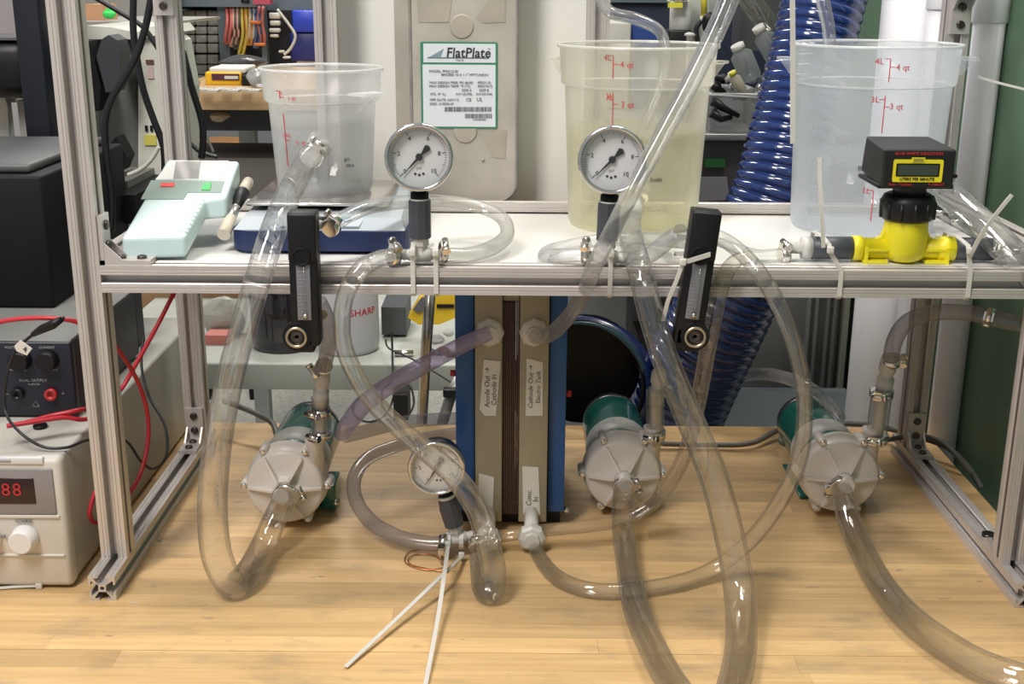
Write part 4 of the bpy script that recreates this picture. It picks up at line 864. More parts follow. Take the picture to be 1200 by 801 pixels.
T([(958, -30, .30, 17), (965, 5, .30, 16), (971, 35, .30, 15), (973, 70, .30, 14)], 'clear tube hanging down into the right container', MILKY)
T([(1163, 301, .105, 17), (1178, 300, .100, 18), (1195, 299, .095, 19), (1230, 303, .09, 20)], 'clear tube leaving the right end of the yellow flow meter', TUBE, clamps=((.25, (0, -.5, 1)),))

# ------------------------------------------------------------------ cable ties
def tie(label, pts=None, loop=None, tail=None, head=None, w=1.0, group=None, up=None):
    """nylon cable tie: a closed strap (world points), a head block and a tapering tail"""
    b = MB(); allp = []
    if loop: ribbon(b, loop[0], up=loop[1], w=w, closed=True)
    if tail:
        P = crom([list(p)+[1] for p in tail], 6); ribbon(b, [p[:3] for p in P], up=up or (1, 0, 0), w=w*.85)
    t_loc = head or (loop[0][0] if loop else tail[0])
    t = thing('cable_tie', label, 'cable tie', tuple(t_loc), group)
    build(b, 'strap', NYLON, t)
    if head is not None: build(MB().box(V(head)-V((.0034, .0024, .0034)), V(head)+V((.0034, .0024, .0034)), .0008), 'head', NYLON, t)
    return t
def railloop(px, topz, yb, py=325, dx=0, yf=None):
    x = W(px, py, YF-h).x; x2 = x+dx; y0 = YF-h-.0012; z0 = ZS-h-.0012
    return [V((x2, y0, topz-.006)), V((x2, y0+.004, topz)), V((x2, (y0+yb)/2, topz+.003)), V((x2, yb-.003, topz)), V((x2, yb, topz-.006)), V((x, yb, z0+.003)), V((x, yb-.003, z0)), V((x, y0+.003, z0)), V((x, y0, z0+.003)), V((x, y0, ZS+h))]
yb = YF+h+.002
def rl(px, topz, label, dx=0, yb=yb, head=True, **k):
    L = railloop(px, topz, yb, dx=dx); hd_ = L[0]+V((0, -.003, .002)) if head else None
    return tie(label, loop=(L, (1, 0, 0)), head=hd_, **k)
zt = g1.location.z+.0105
rl(484, zt, 'cable tie strapping the left arm of the left gauge tee to the shelf rail'); rl(511, zt, 'cable tie strapping the right arm of the left gauge tee to the shelf rail')
rl(715, zt, 'cable tie strapping the middle gauge tee to the shelf rail')
zt = SZ+.030
rl(985, zt, 'cable tie round the shelf rail and left black coupling of the yellow meter', dx=-.014, yb=YM+.016, tail=[W(965, 290, .045), W(963, 250, .040), W(961, 215, .042), W(960, 185, .045)])
rl(1136, zt, 'cable tie round the shelf rail and right black coupling, its tail pointing up', dx=-.004, yb=YM+.016, tail=[W(1137, 300, .040), W(1150, 275, .035), W(1168, 250, .030), W(1186, 228, .028)])
o = thing('hanging_strap', 'long thin white strap hanging down in front of the left edge of the right container', 'strap', tuple(W(929, 100, .11)))
build(MB().sweep([W(928, -60, .10), W(929, 40, .11), W(929, 120, .115), W(929, 168, .118)], [(-.0026, -.0008), (.0026, -.0008), (.0026, .0008), (-.0026, .0008)], up=(1, 0, 0), smooth=False), 'strap', NYLON, o)
r2c = [W(788, 302, .004), W(806, 306, .002), W(832, 298, .004), W(834, 296, .033), W(790, 297, .036)]
tie('cable tie round the right black flow meter with a long tail hanging to the left', loop=(r2c, (0, 0, 1)), head=W(800, 307, -.001), tail=[W(800, 308, .000), W(792, 330, .000), W(783, 352, .003), W(777, 376, .008)])
tp = g3.location
def teeloop(px, py, yy): c = W(px, py, yy); return ([c+V((0, math.cos(a)*.0105, math.sin(a)*.0105)) for a in [i*math.pi/6 for i in range(12)]], (1, 0, 0))
tie('cable tie on the lower gauge tee, its long tail running straight towards the viewer', loop=teeloop(526, 633, .118), head=W(525, 637, .103), tail=[W(525, 640, .100), WZ(521, 670, .030), WZ(513, 725, .014), WZ(497, 810, .003)], w=1.1)
tie('cable tie on the lower gauge tee, its long tail crossing down to the left', loop=teeloop(541, 632, .118), head=W(541, 650, .098), tail=[W(541, 652, .096), WZ(520, 672, .022), WZ(470, 720, .012), WZ(405, 781, .003)], w=1.1)
tie('white cable tie lying on the bench in front of the cream power supply', head=WZ(46, 686, .0035), tail=[WZ(46, 686, .0035), WZ(20, 687, .0025), WZ(-15, 690, .002)], up=(0, 1, .1))
tie('cable tie end sticking out from the white pipe at the right', tail=[W(1146, 90, .44), W(1170, 97, .40), W(1215, 108, .36)], up=(0, 0, 1), w=.7)
# copper wire loops by the lower gauge
COPPER = mat('copper_wire', (.55, .20, .08), .3, .9)
P = [WZ(*p, .0012) for p in ((520, 646), (500, 644), (482, 646), (474, 656), (482, 664), (505, 668), (522, 664), (510, 652), (488, 650), (478, 658), (495, 666), (525, 670), (516, 660))]
Pc = crom([list(p)+[.0007] for p in P], 5)
tag(build(MB().tube([V(q[:3])+V((0, 0, .0015*abs(math.sin(i*.4)))) for i, q in enumerate(Pc)], .0007, 8), 'copper_wire', COPPER), 'thin copper wire coiled on the bench below the lower gauge', 'wire')
b = MB()
for k, (x, y_) in enumerate(((187, 632), (154, 706), (160, 707))): b.sphere(WZ(x, y_, .002), .002, (1.6, .8, .8), 8) if k == 0 else b.sphere(WZ(x, y_, .0006), .0008, (3, 1, .7), 6)
tag(build(b, 'plastic_chip', NYLON), 'tiny white plastic scraps on the bench by the left rack foot', 'scrap')

# ------------------------------------------------------------------ power cords
CORD = mat('grey_cord', (.13, .125, .12), .5)
def wire(pts, r, m, name, label, cat='cable', n=8, group=None):
    P = []
    for (x, y_, Y) in pts:
        p = W(x, y_, Y)
        if p.z < r+.0005 and Y < .556 and p.x < .57: p = WZ(x, y_, r+.0005)
        P.append(list(p)+[r])
    Q = crom(P, n); o = build(MB().tube([V(q[:3]) for q in Q], r, 10), name, m); return tag(o, label, cat, group)
wire([(262, 470, .52), (285, 478, .50), (305, 487, .48), (320, 497, .45), (326, 520, .40), (328, 540, .36)], .0042, CORD, 'power_cable', 'grey power cord entering the back of the left pump')
wire([(760, 519, .46), (830, 521, .46), (880, 519, .46), (915, 503, .50), (960, 497, .52), (1010, 497, .52), (1045, 503, .48), (1080, 513, .44), (1110, 524, .41), (1135, 548, .38), (1150, 572, .36)], .0040, CORD, 'power_cable', 'grey power cord running along the back of the bench behind the right pump')
wire([(935, 505, .44), (918, 510, .42), (916, 518, .40), (930, 523, .38), (950, 522, .36)], .0038, CORD, 'power_cable', 'short grey cord loop left of the right pump')
wire([(1040, 515, .40), (1075, 510, .42), (1100, 516, .40), (1118, 530, .38), (1140, 556, .36)], .0034, CORD, 'power_cable', 'thinner grey cord crossing the right floor rail')
# ------------------------------------------------------------------ cream bench power supply
py_ = .028
fr = WZ(87, 681, 0); X1 = fr.x+.004; X0 = X1-.24; ztop = W(60, 536, .03).z
ps = thing('power_supply', 'cream bench power supply with a white knob and red digit display', 'power supply', (X1-.12, .2, 0))
b = MB().box((X0, .036, .004), (X1, .60, ztop), .004); build(b, 'case', mat('cream_grey_case', (.46, .45, .41), .45, noise=.05), ps)
FC = mat('front_cream', (.60, .57, .53), .42, noise=.04)
build(MB().box((X0-.002, .024, .003), (X1+.002, .046, ztop+.001), .006), 'front_bezel', FC, ps)
Yp = .0235
def pf(n_, x0, y0, x1, y1, d, m, parent=None, bev=.001):
    a = W(x0, y1, Yp); c = W(x1, y0, Yp); return build(MB().box((a.x, Yp-d, a.z), (c.x, Yp+.004, c.z), bev), n_, m, parent or ps)
pf('display_frame', -90, 549, 61, 601, .0015, mat('grey_frame', (.25, .23, .24), .4))
d_ = pf('display', -70, 559, 40, 589, .0022, mat('dark_red_display', (.025, .008, .010), .25))
SEG = mat('red_led_digits', (.42, .02, .03), .4, emit=.05)
for s_, px in (('8', 5), ('8', 18), ('0', -9)):
    text(s_, .021, W(px+2, 574, Yp-.0030), XX, ZZ, SEG, d_, name='digit')
pf('name_strip', -60, 535.5, 50, 543, .0012, mat('pale_strip', (.66, .66, .68), .35)); pf('name_badge', -6, 537.5, 13, 541, .002, mat('grey_badge', (.3, .32, .35), .4))
pf('ridge', -60, 603, 70, 606, .0015, FC); pf('ridge', -60, 649, 76, 651, .0015, FC)
kc = W(30, 629, Yp)
k_ = build(MB().lathe(kc+V((0, .002, 0)), (0, -1, 0), [(0, .0150), (.004, .0150), (.006, .0142), (.017, .0132), (.0185, .0118)], 36), 'knob', mat('white_knob', (.72, .71, .72), .4), ps)
kc = W(-14, 629, Yp); build(MB().lathe(kc+V((0, .002, 0)), (0, -1, 0), [(0, .0150), (.004, .0150), (.006, .0142), (.017, .0132), (.0185, .0118)], 36), 'knob', MT['white_knob'], ps)
text('COARSE', .0050, W(28, 610.5, Yp-.0012), XX, ZZ, LGREY, ps, bold=True); text('FINE', .005, W(2, 628.5, Yp-.0012), XX, ZZ, LGREY, ps, bold=True)
# black power supply stacked on it
zb0 = ztop+.004; Yb = WZ(40, 486, zb0).y
b1 = W(77, 402, Yb); BX = W(84, 440, Yb).x; zb1 = b1.z
bp = thing('power_supply', 'black dual output power supply stacked on the cream one', 'power supply', (BX-.12, .22, zb0-.002))
build(MB().box((BX-.26, Yb+.006, zb0), (BX, .40, zb1), .002), 'case', mat('grey_black_case', (.035, .035, .042), .5), bp)
build(MB().box((BX-.26, Yb+.004, zb1-.0005), (BX-.001, .40, zb1+.0012)), 'top_cover', mat('lighter_grey_top', (.17, .175, .17), .6, noise=.12, nscale=9), bp)  # top cover coloured lighter than the case
build(MB().box((BX-.262, Yb, zb0-.001), (BX+.002, Yb+.012, zb1+.001), .002), 'front_panel', mat('black_blue_panel', (.012, .013, .025), .42), bp)
for x_ in (BX-.03, BX-.23):
    for y_ in (.12, .37): build(MB().cyl((x_, y_, ztop+.001), (x_, y_, zb0), .008), 'foot', BLACK, bp)
PRN = mat('pale_print', (.35, .35, .36), .6)
def bt(s, px, py, sz): text(s, sz, W(px, py, Yb-.0006), XX, ZZ, PRN, bp)
bt('VOLTAGE', 15, 407, .0042); bt('CURRENT', 55, 407, .0042); bt('DUAL OUTPUT', 39, 445.5, .0048); bt('0-60V/5A', 40, 450, .0036); bt('FINE   COARSE', 20, 433, .0034); bt('FINE   COARSE', 57, 433, .0034); bt('+', 74, 461, .006); bt('–', 9, 461, .006)
for px, r in ((25, .0125), (57, .0125)):
    c_ = W(px, 421, Yb); build(MB().lathe(c_, (0, -1, 0), [(0, r), (.012, r*.9), (.013, r*.8)], 28), 'knob', BLACK, bp)
c_ = W(61, 461, Yb); tj = build(MB().lathe(c_, (0, -1, 0), [(0, .0072), (.006, .0072), (.006, .004), (.002, .0035)], 28), 'red_output_jack', mat('red_jack', (.45, .025, .03), .4), bp)
c_ = W(22, 461, Yb); build(MB().lathe(c_, (0, -1, 0), [(0, .0072), (.006, .0072), (.006, .004), (.002, .0035)], 28), 'black_output_jack', BLACK, bp)
a_ = [W(x, y_, Yb-.0006) for x, y_ in ((38, 476), (42, 469), (46, 476))]; build(MB().sweep(a_, [(.0003, .0003), (-.0003, .0003), (-.0003, -.0003), (.0003, -.0003)], closed=True, smooth=False), 'warning_triangle', PRN, bp)
# big black instrument above
bi = thing('instrument', 'large black instrument box at the far left above the power supplies', 'instrument', (W(20, 330, .42).x, .5, W(20, 333, .42).z))
a_, c_ = W(-120, 333, .42), W(88, 190, .42)
bi.location.z = zb1+.0012
build(MB().box((a_.x, .30, zb1+.0013), (c_.x, .62, c_.z), .004), 'case', MATTBLACK, bi)
build(MB().box((a_.x, .32, c_.z), (c_.x-.02, .60, c_.z+.012), .004), 'top_ledge', mat('grey_ledge', (.09, .09, .095), .5), bi)
# grey box behind the rack foot is the cream supply's long flank; dark panel beside it
tag(pbox(128, 345, 161, 417, .40, .02).v and build(pbox(130, 344, 161, 424, .44, .03), 'dark_case', mat('dark_blue_black', (.012, .014, .03), .5)), 'dark upright case between the left rack post and the cream supply', 'case')

# ------------------------------------------------------------------ red, black and green test leads
RW = mat('red_lead', (.46, .02, .035), .4); BW = mat('black_lead', (.012, .012, .014), .45); GW = mat('dark_green_lead', (.01, .045, .03), .45)
wire([(-20, 384, .09), (0, 377, .09), (30, 373, .09), (65, 373, .09), (95, 379, .10), (130, 400, .12), (158, 440, .15), (172, 480, .16), (173, 520, .15), (160, 565, .12), (130, 600, .08), (112, 612, .07), (105, 600, .06), (112, 575, .07)], .0026, RW, 'test_lead', 'red test lead arching over the black power supply and down inside the rack')
wire([(215, 325, .30), (203, 345, .28), (185, 380, .26), (160, 425, .24), (140, 458, .22), (115, 475, .16), (95, 480, .10), (60, 487, .085), (30, 495, .07), (8, 499, .06)], .0028, RW, 'test_lead', 'red test lead running from under the shelf to the cream power supply top')
wire([(8, 499, .058), (40, 494, .07), (75, 489, .085), (100, 491, .10), (130, 480, .15)], .0026, RW, 'test_lead', 'second red test lead lying on the cream power supply')
wire([(75, 372, .085), (62, 380, .088), (45, 388, .088), (32, 397, .088), (18, 410, .085), (8, 440, .08), (6, 480, .075), (22, 505, .05), (50, 523, .045), (78, 524, .05), (105, 515, .08), (145, 515, .13), (165, 540, .15), (180, 549, .17), (195, 532, .2), (193, 498, .22), (175, 465, .26), (166, 430, .28), (168, 395, .3)], .0017, BW, 'test_lead', 'black test lead with a numbered white tag hanging over the black power supply')
P = [W(72, 374, .083), W(62, 380, .084), W(48, 386, .084), W(38, 392, .084)]
tag(build(MB().tube(P, [.0034, .0052, .0046, .0028], 12), 'banana_plug', BLACK), 'black banana plug resting on the black power supply', 'plug')
tg = build(MB().prism([W(x, y_, .078) for x, y_ in ((17, 405), (24, 398), (38, 408), (32, 416), (20, 411))], (0, -.0012, 0)), 'wire_tag', PAPER); tag(tg, 'white wire tag with a handwritten 4', 'tag')
text('4', .0085, W(29, 409, .0762), (.9, 0, -.35), (.35, 0, .9), INK, tg)

# ------------------------------------------------------------------ blue corrugated hose and black mouth behind the rig
HOSE = mat('glossy_blue_hose', (.005, .026, .14), .16, coat=.6, spec=.6)
def corr(pts, pitch, amp, name, label, cat, m, ncap=None, inner=None):
    P = [list(p) for p in pts]; Q = crom(P, 60); L = 0; out = []; rs = []; last = None; s = 0; step = pitch/8
    acc = 0
    pv = V(Q[0][:3])
    samples = [(pv, Q[0][3])]
    for q in Q[1:]:
        v = V(q[:3]); samples.append((v, q[3]))
    # resample evenly
    dist = [0]
    for i in range(1, len(samples)): dist.append(dist[-1]+(samples[i][0]-samples[i-1][0]).length)
    tot = dist[-1]; j = 0; k = 0; s = 0
    while s < tot:
        while j < len(dist)-2 and dist[j+1] < s: j += 1
        f = (s-dist[j])/max(1e-9, dist[j+1]-dist[j]); p = samples[j][0].lerp(samples[j+1][0], f); r = samples[j][1]*(1-f)+samples[j+1][1]*f
        ph = (s/pitch) % 1; out.append(p); rs.append(r*(1-amp*(abs(math.cos(math.pi*ph))**7))); s += step
    t = thing(name, label, cat, tuple(V((out[-1].x, out[-1].y, min(p.z for p in out)))))
    build(MB().tube(out, rs, 40, caps=False), 'corrugated_wall', m, t)
    if inner is not None: build(MB().tube(out, [r*.93 for r in rs], 40, caps=False), 'hose_lining', inner, t)
    return t, out, rs
def hp_(px, py, Y, w): p = W(px, py, Y); return (p.x, p.y, p.z, w/2*mpp(p))
corr([hp_(984, -60, .74, 98), hp_(966, 0, .72, 98), hp_(948, 75, .70, 99), hp_(930, 150, .68, 102), hp_(906, 240, .66, 108), hp_(856, 345, .66, 114), hp_(815, 430, .68, 116), hp_(786, 500, .72, 112), hp_(765, 560, .78, 110)], .0155, .07,
     'corrugated_hose', 'big glossy blue corrugated hose running down behind the rack on the right', 'hose', HOSE)
hm_, ho, hr = corr([hp_(679, 452, .60, 165), hp_(683, 452, .64, 163), hp_(690, 453, .70, 160)], .013, .06,
     'corrugated_hose', 'wide dark blue hose end with a black open mouth facing the viewer', 'hose', mat('dark_blue_hose', (.004, .016, .09), .2, coat=.5), inner=mat('hose_inner_dark', (.002, .002, .006), .5))
build(MB().lathe(ho[0]+V((0, .004, 0)), (-.05, -1, 0), [(0, hr[0]*1.0), (.006, hr[0]*1.02), (.006, hr[0]*.97), (0, hr[0]*.95)], 48, caps=False), 'hose_cuff', mat('blue_cuff', (.03, .09, .13), .3), hm_)
build(MB().lathe(ho[0]+V((.01, .10, 0)), (0, 1, 0), [(-.015, hr[0]*.90), (-.010, hr[0]*.90)], 32), 'mouth_shade_disc', mat('hose_inner_dark', (.002, .002, .006), .5), hm_)  # black disc paints the shade deep inside the hose mouth

# ------------------------------------------------------------------ pipes at the right
def vpipe(px, py, Y, wpx, z0, z1, m, name, label, coup=None, cat='pipe'):
    c = W(px, py, Y); r = wpx/2*mpp(c); t = thing(name, label, cat, (c.x, Y, z0))
    build(MB().cyl((c.x, Y, z0), (c.x, Y, z1), r, n=40), 'pipe_wall', m, t)
    if coup: build(MB().lathe((c.x, Y, coup[0]), (0, 0, 1), [(0, r*1.12), (.002, r*1.16), (coup[1]-coup[0], r*1.16)], 40), 'pipe_coupling', m, t)
    return t
zcp = W(1160, 27, .50).z
vpipe(1150, 110, .50, 36, FLOOR_Z, 1.4, PVC, 'plastic_pipe', 'white plastic pipe with a coupling, standing beside the green wall', (zcp, zcp+.12))
vpipe(1036, 330, .70, 62, FLOOR_Z, 1.4, PVC, 'plastic_pipe', 'thick white pipe standing behind the right container')
zc3 = W(1100, 12, .62).z
vpipe(1092, 100, .64, 27, FLOOR_Z, 1.4, PVC, 'plastic_pipe', 'thin white pipe with a short coupling, left of the right back rack post', (zc3, zc3+.1))
tag(build(MB().box((W(1060, 100, .8).x, .80, FLOOR_Z), (W(1110, 100, .8).x, .82, 1.4)), 'mauve_screen', mat('mauve_grey_panel', (.30, .27, .28), .6)), 'mauve grey panel behind the thin white pipe', 'panel')

# grey cabinet seen below the shelf at the right, and pale blue low board
cg = thing('metal_cabinet', 'grey metal cabinet with upright seams behind the right side of the bench', 'cabinet', (W(955, 400, 1.0).x, 1.1, FLOOR_Z))
a_, c_ = W(815, 470, 1.0), W(985, 345, 1.0)
zsh = W(860, 200, .98).z
build(MB().box((a_.x, 1.0, FLOOR_Z), (c_.x, 1.3, c_.z+.11)), 'carcass', mat('cabinet_grey', (.20, .20, .195), .45, .2, noise=.08), cg)
for px in (942, 951, 964, 972):
    x_ = W(px, 400, 1.0).x; build(MB().box((x_, .990, FLOOR_Z+.1), (x_+.006, 1.0, c_.z+.1)), 'seam_strip', mat('seam_light_grey', (.34, .34, .33), .4), cg)
build(MB().box((W(984, 400, 1.0).x, .98, FLOOR_Z), (W(989, 400, 1.0).x, 1.3, c_.z+.11)), 'edge_trim', mat('cream_trim', (.6, .6, .5), .5), cg)
tag(build(MB().box((W(820, 476, .86).x, .86, -.45), (W(992, 476, .86).x, .88, W(900, 458, .86).z)), 'low_board', mat('pale_blue_board', (.42, .50, .56), .5)), 'pale blue-grey board just beyond the back edge of the bench', 'board')
lg = thing('panel_cabinet', 'pale grey cabinet side with a darker upright behind the middle of the rack', 'cabinet', (W(700, 400, 1.25).x, 1.3, FLOOR_Z))
a_, c_ = W(640, 470, 1.25), W(815, 345, 1.25)
build(MB().box((a_.x, 1.25, FLOOR_Z), (c_.x, 1.5, c_.z+.02)), 'side_panel', mat('pale_grey_panel', (.36, .375, .385), .5), lg)
for px, w_ in ((733, 14), (759, 6)): 
    x_ = W(px, 400, 1.24).x; build(MB().box((x_, 1.235, FLOOR_Z), (x_+w_*.0017, 1.25, c_.z+.02)), 'upright_strip', mat('mid_grey_strip', (.16, .165, .175), .4, .3), lg)
tag(build(pbox(746, 392, 800, 430, 1.1, .1), 'dark_box', mat('dark_brown_box', (.035, .03, .03), .6)), 'dark box half hidden behind the right black flow meter', 'box')

# ------------------------------------------------------------------ back counter at left with jars
TY = 1.05
zt_ = W(400, 426, TY).z; ctr = thing('side_table', 'pale grey side table behind the bench carrying the black and white jars', 'table', (W(400, 430, TY).x, TY+.25, FLOOR_Z))
x0, x1 = W(95, 430, TY).x, W(636, 430, TY).x
ztb = W(400, 456, TY).z
build(MB().box((x0, TY, ztb), (x1, TY+.62, zt_), .003), 'table_top', mat('pale_grey_table', (.50, .52, .48), .5, noise=.04), ctr)
build(MB().box((x0+.001, TY-.004, ztb), (x1, TY, zt_-.002), .001), 'edge_band', mat('grey_edge_band', (.27, .29, .26), .5), ctr)
for px in (120, 560):
    x_ = W(px, 470, TY+.1).x; build(MB().box((x_, TY+.5, FLOOR_Z), (x_+.04, TY+.54, ztb)), 'leg', GREYMETAL, ctr)
def jar(px, w_, ptop, pbot, Y, m, name, label, lid=None, txt=None):
    c = W(px, pbot-6, Y); r = w_/2*mpp(c); zz = W(px, ptop, Y).z; t = thing(name, label, 'jar', (c.x, Y, zt_))
    Hh = zz-zt_
    build(MB().lathe((c.x, Y, zt_+.0005), (0, 0, 1), [(0, r*.9), (.004, r*.97), (.012, r), (Hh*.86, r), (Hh*.94, r*.9), (Hh, r*.6)], 40), 'jar_wall', m, t)
    if lid: build(MB().cyl((c.x, Y, zt_+Hh), (c.x, Y, zt_+Hh+.02), r*.62), 'lid', lid, t)
    if txt:
        p = W(txt[1], txt[2], Y-r); text(txt[0], .020, V((p.x, p.y, p.z)), XX, ZZ, RED, t, wrap=(V((c.x, Y, 0)), r), name='handwriting')
    return t
jar(335, 76, 325, 421, TY+.12, mat('dark_glass', (.012, .010, .014), .12, coat=.5), 'jar', 'black glossy jar on the side table behind the left tube', BLACK)
jar(409, 72, 318, 424, TY+.10, mat('white_translucent_jar', (.56, .57, .60), .4, trans=.2), 'jar', 'white plastic jar marked SHARP in red on the side table', WHITEP, ('SHARP', 432, 368))
bag = MB(); rnd = random.Random(5)
def lump(px, py, Y, rx, rz, m, name, label, cat, seed=1, ry=None, z0=None):
    r_ = random.Random(seed); c = W(px, py, Y); bm = bmesh.new(); bmesh.ops.create_icosphere(bm, subdivisions=3, radius=1)
    k = [(V((r_.uniform(-1, 1), r_.uniform(-1, 1), r_.uniform(-1, 1))).normalized(), r_.uniform(.1, .35)) for _ in range(14)]
    q = mpp(c); rx *= q; rz *= q; ry = ry or rx*.6
    for v in bm.verts:
        f = 1
        for d, a in k: f -= a*max(0, v.co.dot(d)-.72)*2
        v.co = V((v.co.x*rx*f, v.co.y*ry*f, v.co.z*rz*f))+c
        if z0 is not None: v.co.z = max(v.co.z, z0)
    return tag(build(MB().bm(bm, False), name, m), label, cat)
BAG = mat('white_plastic_bag', (.62, .61, .57), .35, trans=.3)
lump(262, 372, TY+.2, 28, 26, BAG, 'plastic_bag', 'crumpled white plastic bag on the side table at left', 'bag', 3, z0=zt_)
cbx = tag(build(pbox(240, 393, 268, 408, TY+.12, .05), 'small_box', mat('red_white_box', (.62, .22, .18), .5)), 'small red and white box in front of the plastic bag', 'box')
cbd = mat('brown_cardboard', (.30, .18, .09), .7, noise=.06)
tag(build(pbox(150, 330, 300, 402, TY+.5, .1), 'cardboard_box', cbd), 'brown cardboard box behind the left back rack post', 'box')
gm = thing('yellow_tool', 'yellow and grey handheld tool lying on the side table left of the blue stack', 'tool', tuple(W(505, 372, TY+.1)))
build(MB().prism([W(x, y_, TY+.08) for x, y_ in ((478, 372), (490, 352), (505, 343), (534, 343), (534, 372), (515, 380), (490, 380))], (0, .05, 0)), 'body', mat('tool_yellow', (.75, .50, .02), .4), gm)
build(MB().prism([W(x, y_, TY+.078) for x, y_ in ((484, 362), (494, 348), (506, 346), (503, 360), (490, 366))], (0, -.004, 0)), 'grip', mat('grey_grip', (.12, .12, .14), .5), gm)
build(MB().box(W(512, 360, TY+.08), W(532, 357, TY+.075)), 'blade', BLACK, gm)
tag(build(pbox(447, 360, 476, 392, TY+.18, .12), 'dark_box', mat('slate_box', (.07, .08, .085), .5)), 'slate grey box on the side table right of the white jar', 'box')
tag(build(MB().cyl(W(462, 389, TY+.05), W(484, 389, TY+.05), .006).xf(M.Translation((0, 0, zt_+.007-W(473, 389, TY+.05).z))), 'metal_rod', STEEL), 'short steel rod lying on the side table edge', 'rod')
for i, (px, py, r_, c_) in enumerate(((512, 398, 9, (.35, .34, .33)), (520, 410, 8, (.25, .10, .09)), (505, 412, 6, (.04, .05, .12)), (525, 390, 7, (.55, .56, .55)), (514, 418, 6, (.05, .06, .15)))):
    q_ = lump(px, py, TY+.06, r_, r_*.7, mat('clutter_%d' % i, c_, .4), 'small_part', ('grey', 'reddish', 'dark blue', 'pale', 'navy')[i]+' small part among the clutter beside the blue stack', 'part', 10+i)
POLE = tag(build(MB().tube([W(505, 330, .60), W(500, 400, .60), W(494, 500, .62), W(490, 560, .62)], .0085, 18), 'chrome_pole', mat('chrome_pole', (.5, .49, .48), .25, .95)), 'upright chrome pole standing just behind the bench, left of the stack', 'pole')
tag(build(MB().tube([W(538, 440, .8), W(526, 470, .78), W(517, 500, .76), W(512, 530, .75)], .010, 12), 'grey_strut', mat('grey_strut', (.28, .28, .27), .4, .4)), 'slanting grey strut with a black clip left of the stack', 'strut')
tag(build(pbox(519, 457, 538, 466, .76, .02, .002), 'black_clip', BLACK), 'small black clip on the slanting strut', 'clip')
tag(build(pbox(461, 463, 478, 492, .70, .05), 'black_adapter', BLACK), 'small black power adapter with a yellow edge behind the bench', 'adapter')
wire([(459, 388, 1.1), (460, 420, 1.08), (459, 446, .9), (449, 455, .85), (448, 475, .8), (462, 492, .72)], .0022, BW, 'thin_cable', 'thin black cable hanging from the side table')
wire([(430, 462, .74), (416, 470, .72), (415, 485, .70), (430, 494, .68), (448, 489, .68), (458, 475, .7), (465, 452, .72), (480, 452, .72), (485, 472, .7), (478, 488, .68)], .0018, BW, 'thin_cable', 'thin black cable coiled behind the bench left of the stack')
wire([(452, 398, 1.12), (456, 408, 1.045), (480, 419, 1.03), (500, 430, 1.0), (540, 455, .95)], .0018, BW, 'thin_cable', 'thin black cable running right from the side table edge')

# ------------------------------------------------------------------ beige instrument, black stand and cables at upper left
CI = thing('beige_instrument', 'large cream and grey instrument behind the left rack post', 'instrument', tuple(W(150, 215, .80)))
build(MB().box((W(98, 120, .82).x, .82, W(130, 262, .82).z), (W(162, 120, .82).x, 1.05, W(130, 44, .82).z), .006), 'grey_side', mat('instrument_grey', (.17, .175, .17), .5), CI)
a_ = [W(x, y_, .80) for x, y_ in ((162, 46), (172, 40), (186, 52), (197, 110), (197, 262), (162, 262))]
build(MB().prism(a_, (0, .2, 0)), 'cream_panel', CREAM, CI)
build(MB().box((W(171, 72, .798).x, .797, W(171, 75, .798).z), (W(180, 72, .798).x, .80, W(171, 70, .798).z)), 'brown_label', mat('brown_label', (.12, .05, .04), .5), CI)
build(MB().box((W(172, 72, .798).x, .7975, W(171, 92, .798).z), (W(179, 72, .798).x, .80, W(171, 78, .798).z)), 'pink_label', mat('pink_label', (.52, .40, .40), .5), CI)
for px in (170, 176): build(MB().box((W(px, 150, .798).x, .797, W(px, 154, .798).z), (W(px+3, 150, .798).x, .80, W(px, 147, .798).z)), 'slot', BLACK, CI)
build(MB().box((W(168, 150, .798).x, .797, W(168, 170, .798).z), (W(182, 150, .798).x, .80, W(168, 158, .798).z)), 'yellow_label', mat('yellow_label', (.55, .50, .10), .5), CI)
b = MB().prism([W(x, y_, .79) for x, y_ in ((92, 46), (100, 30), (130, 32), (160, 38), (172, 32), (180, 42), (165, 46))], (0, .26, 0)); build(b, 'white_cover', CREAM, CI)
bmn = thing('black_unit', 'black rounded unit leaning against the beige instrument', 'instrument', tuple(W(120, 128, .74)))
build(MB().prism([W(x, y_, .74) for x, y_ in ((94, 48), (104, 48), (108, 62), (118, 100), (116, 130), (94, 130))], (0, .06, 0)), 'body', MATTBLACK, bmn)
build(MB().prism([W(x, y_, .72) for x, y_ in ((113, 66), (119, 46), (127, 41), (137, 47), (141, 60), (140, 90), (134, 108), (124, 108))], (0, .05, 0)), 'shroud', mat('slate_shroud', (.03, .036, .042), .5), bmn)
build(MB().prism([W(x, y_, .70) for x, y_ in ((128, 170), (136, 160), (149, 184), (143, 200), (130, 205))], (0, .04, 0)), 'mount', MATTBLACK, bmn)
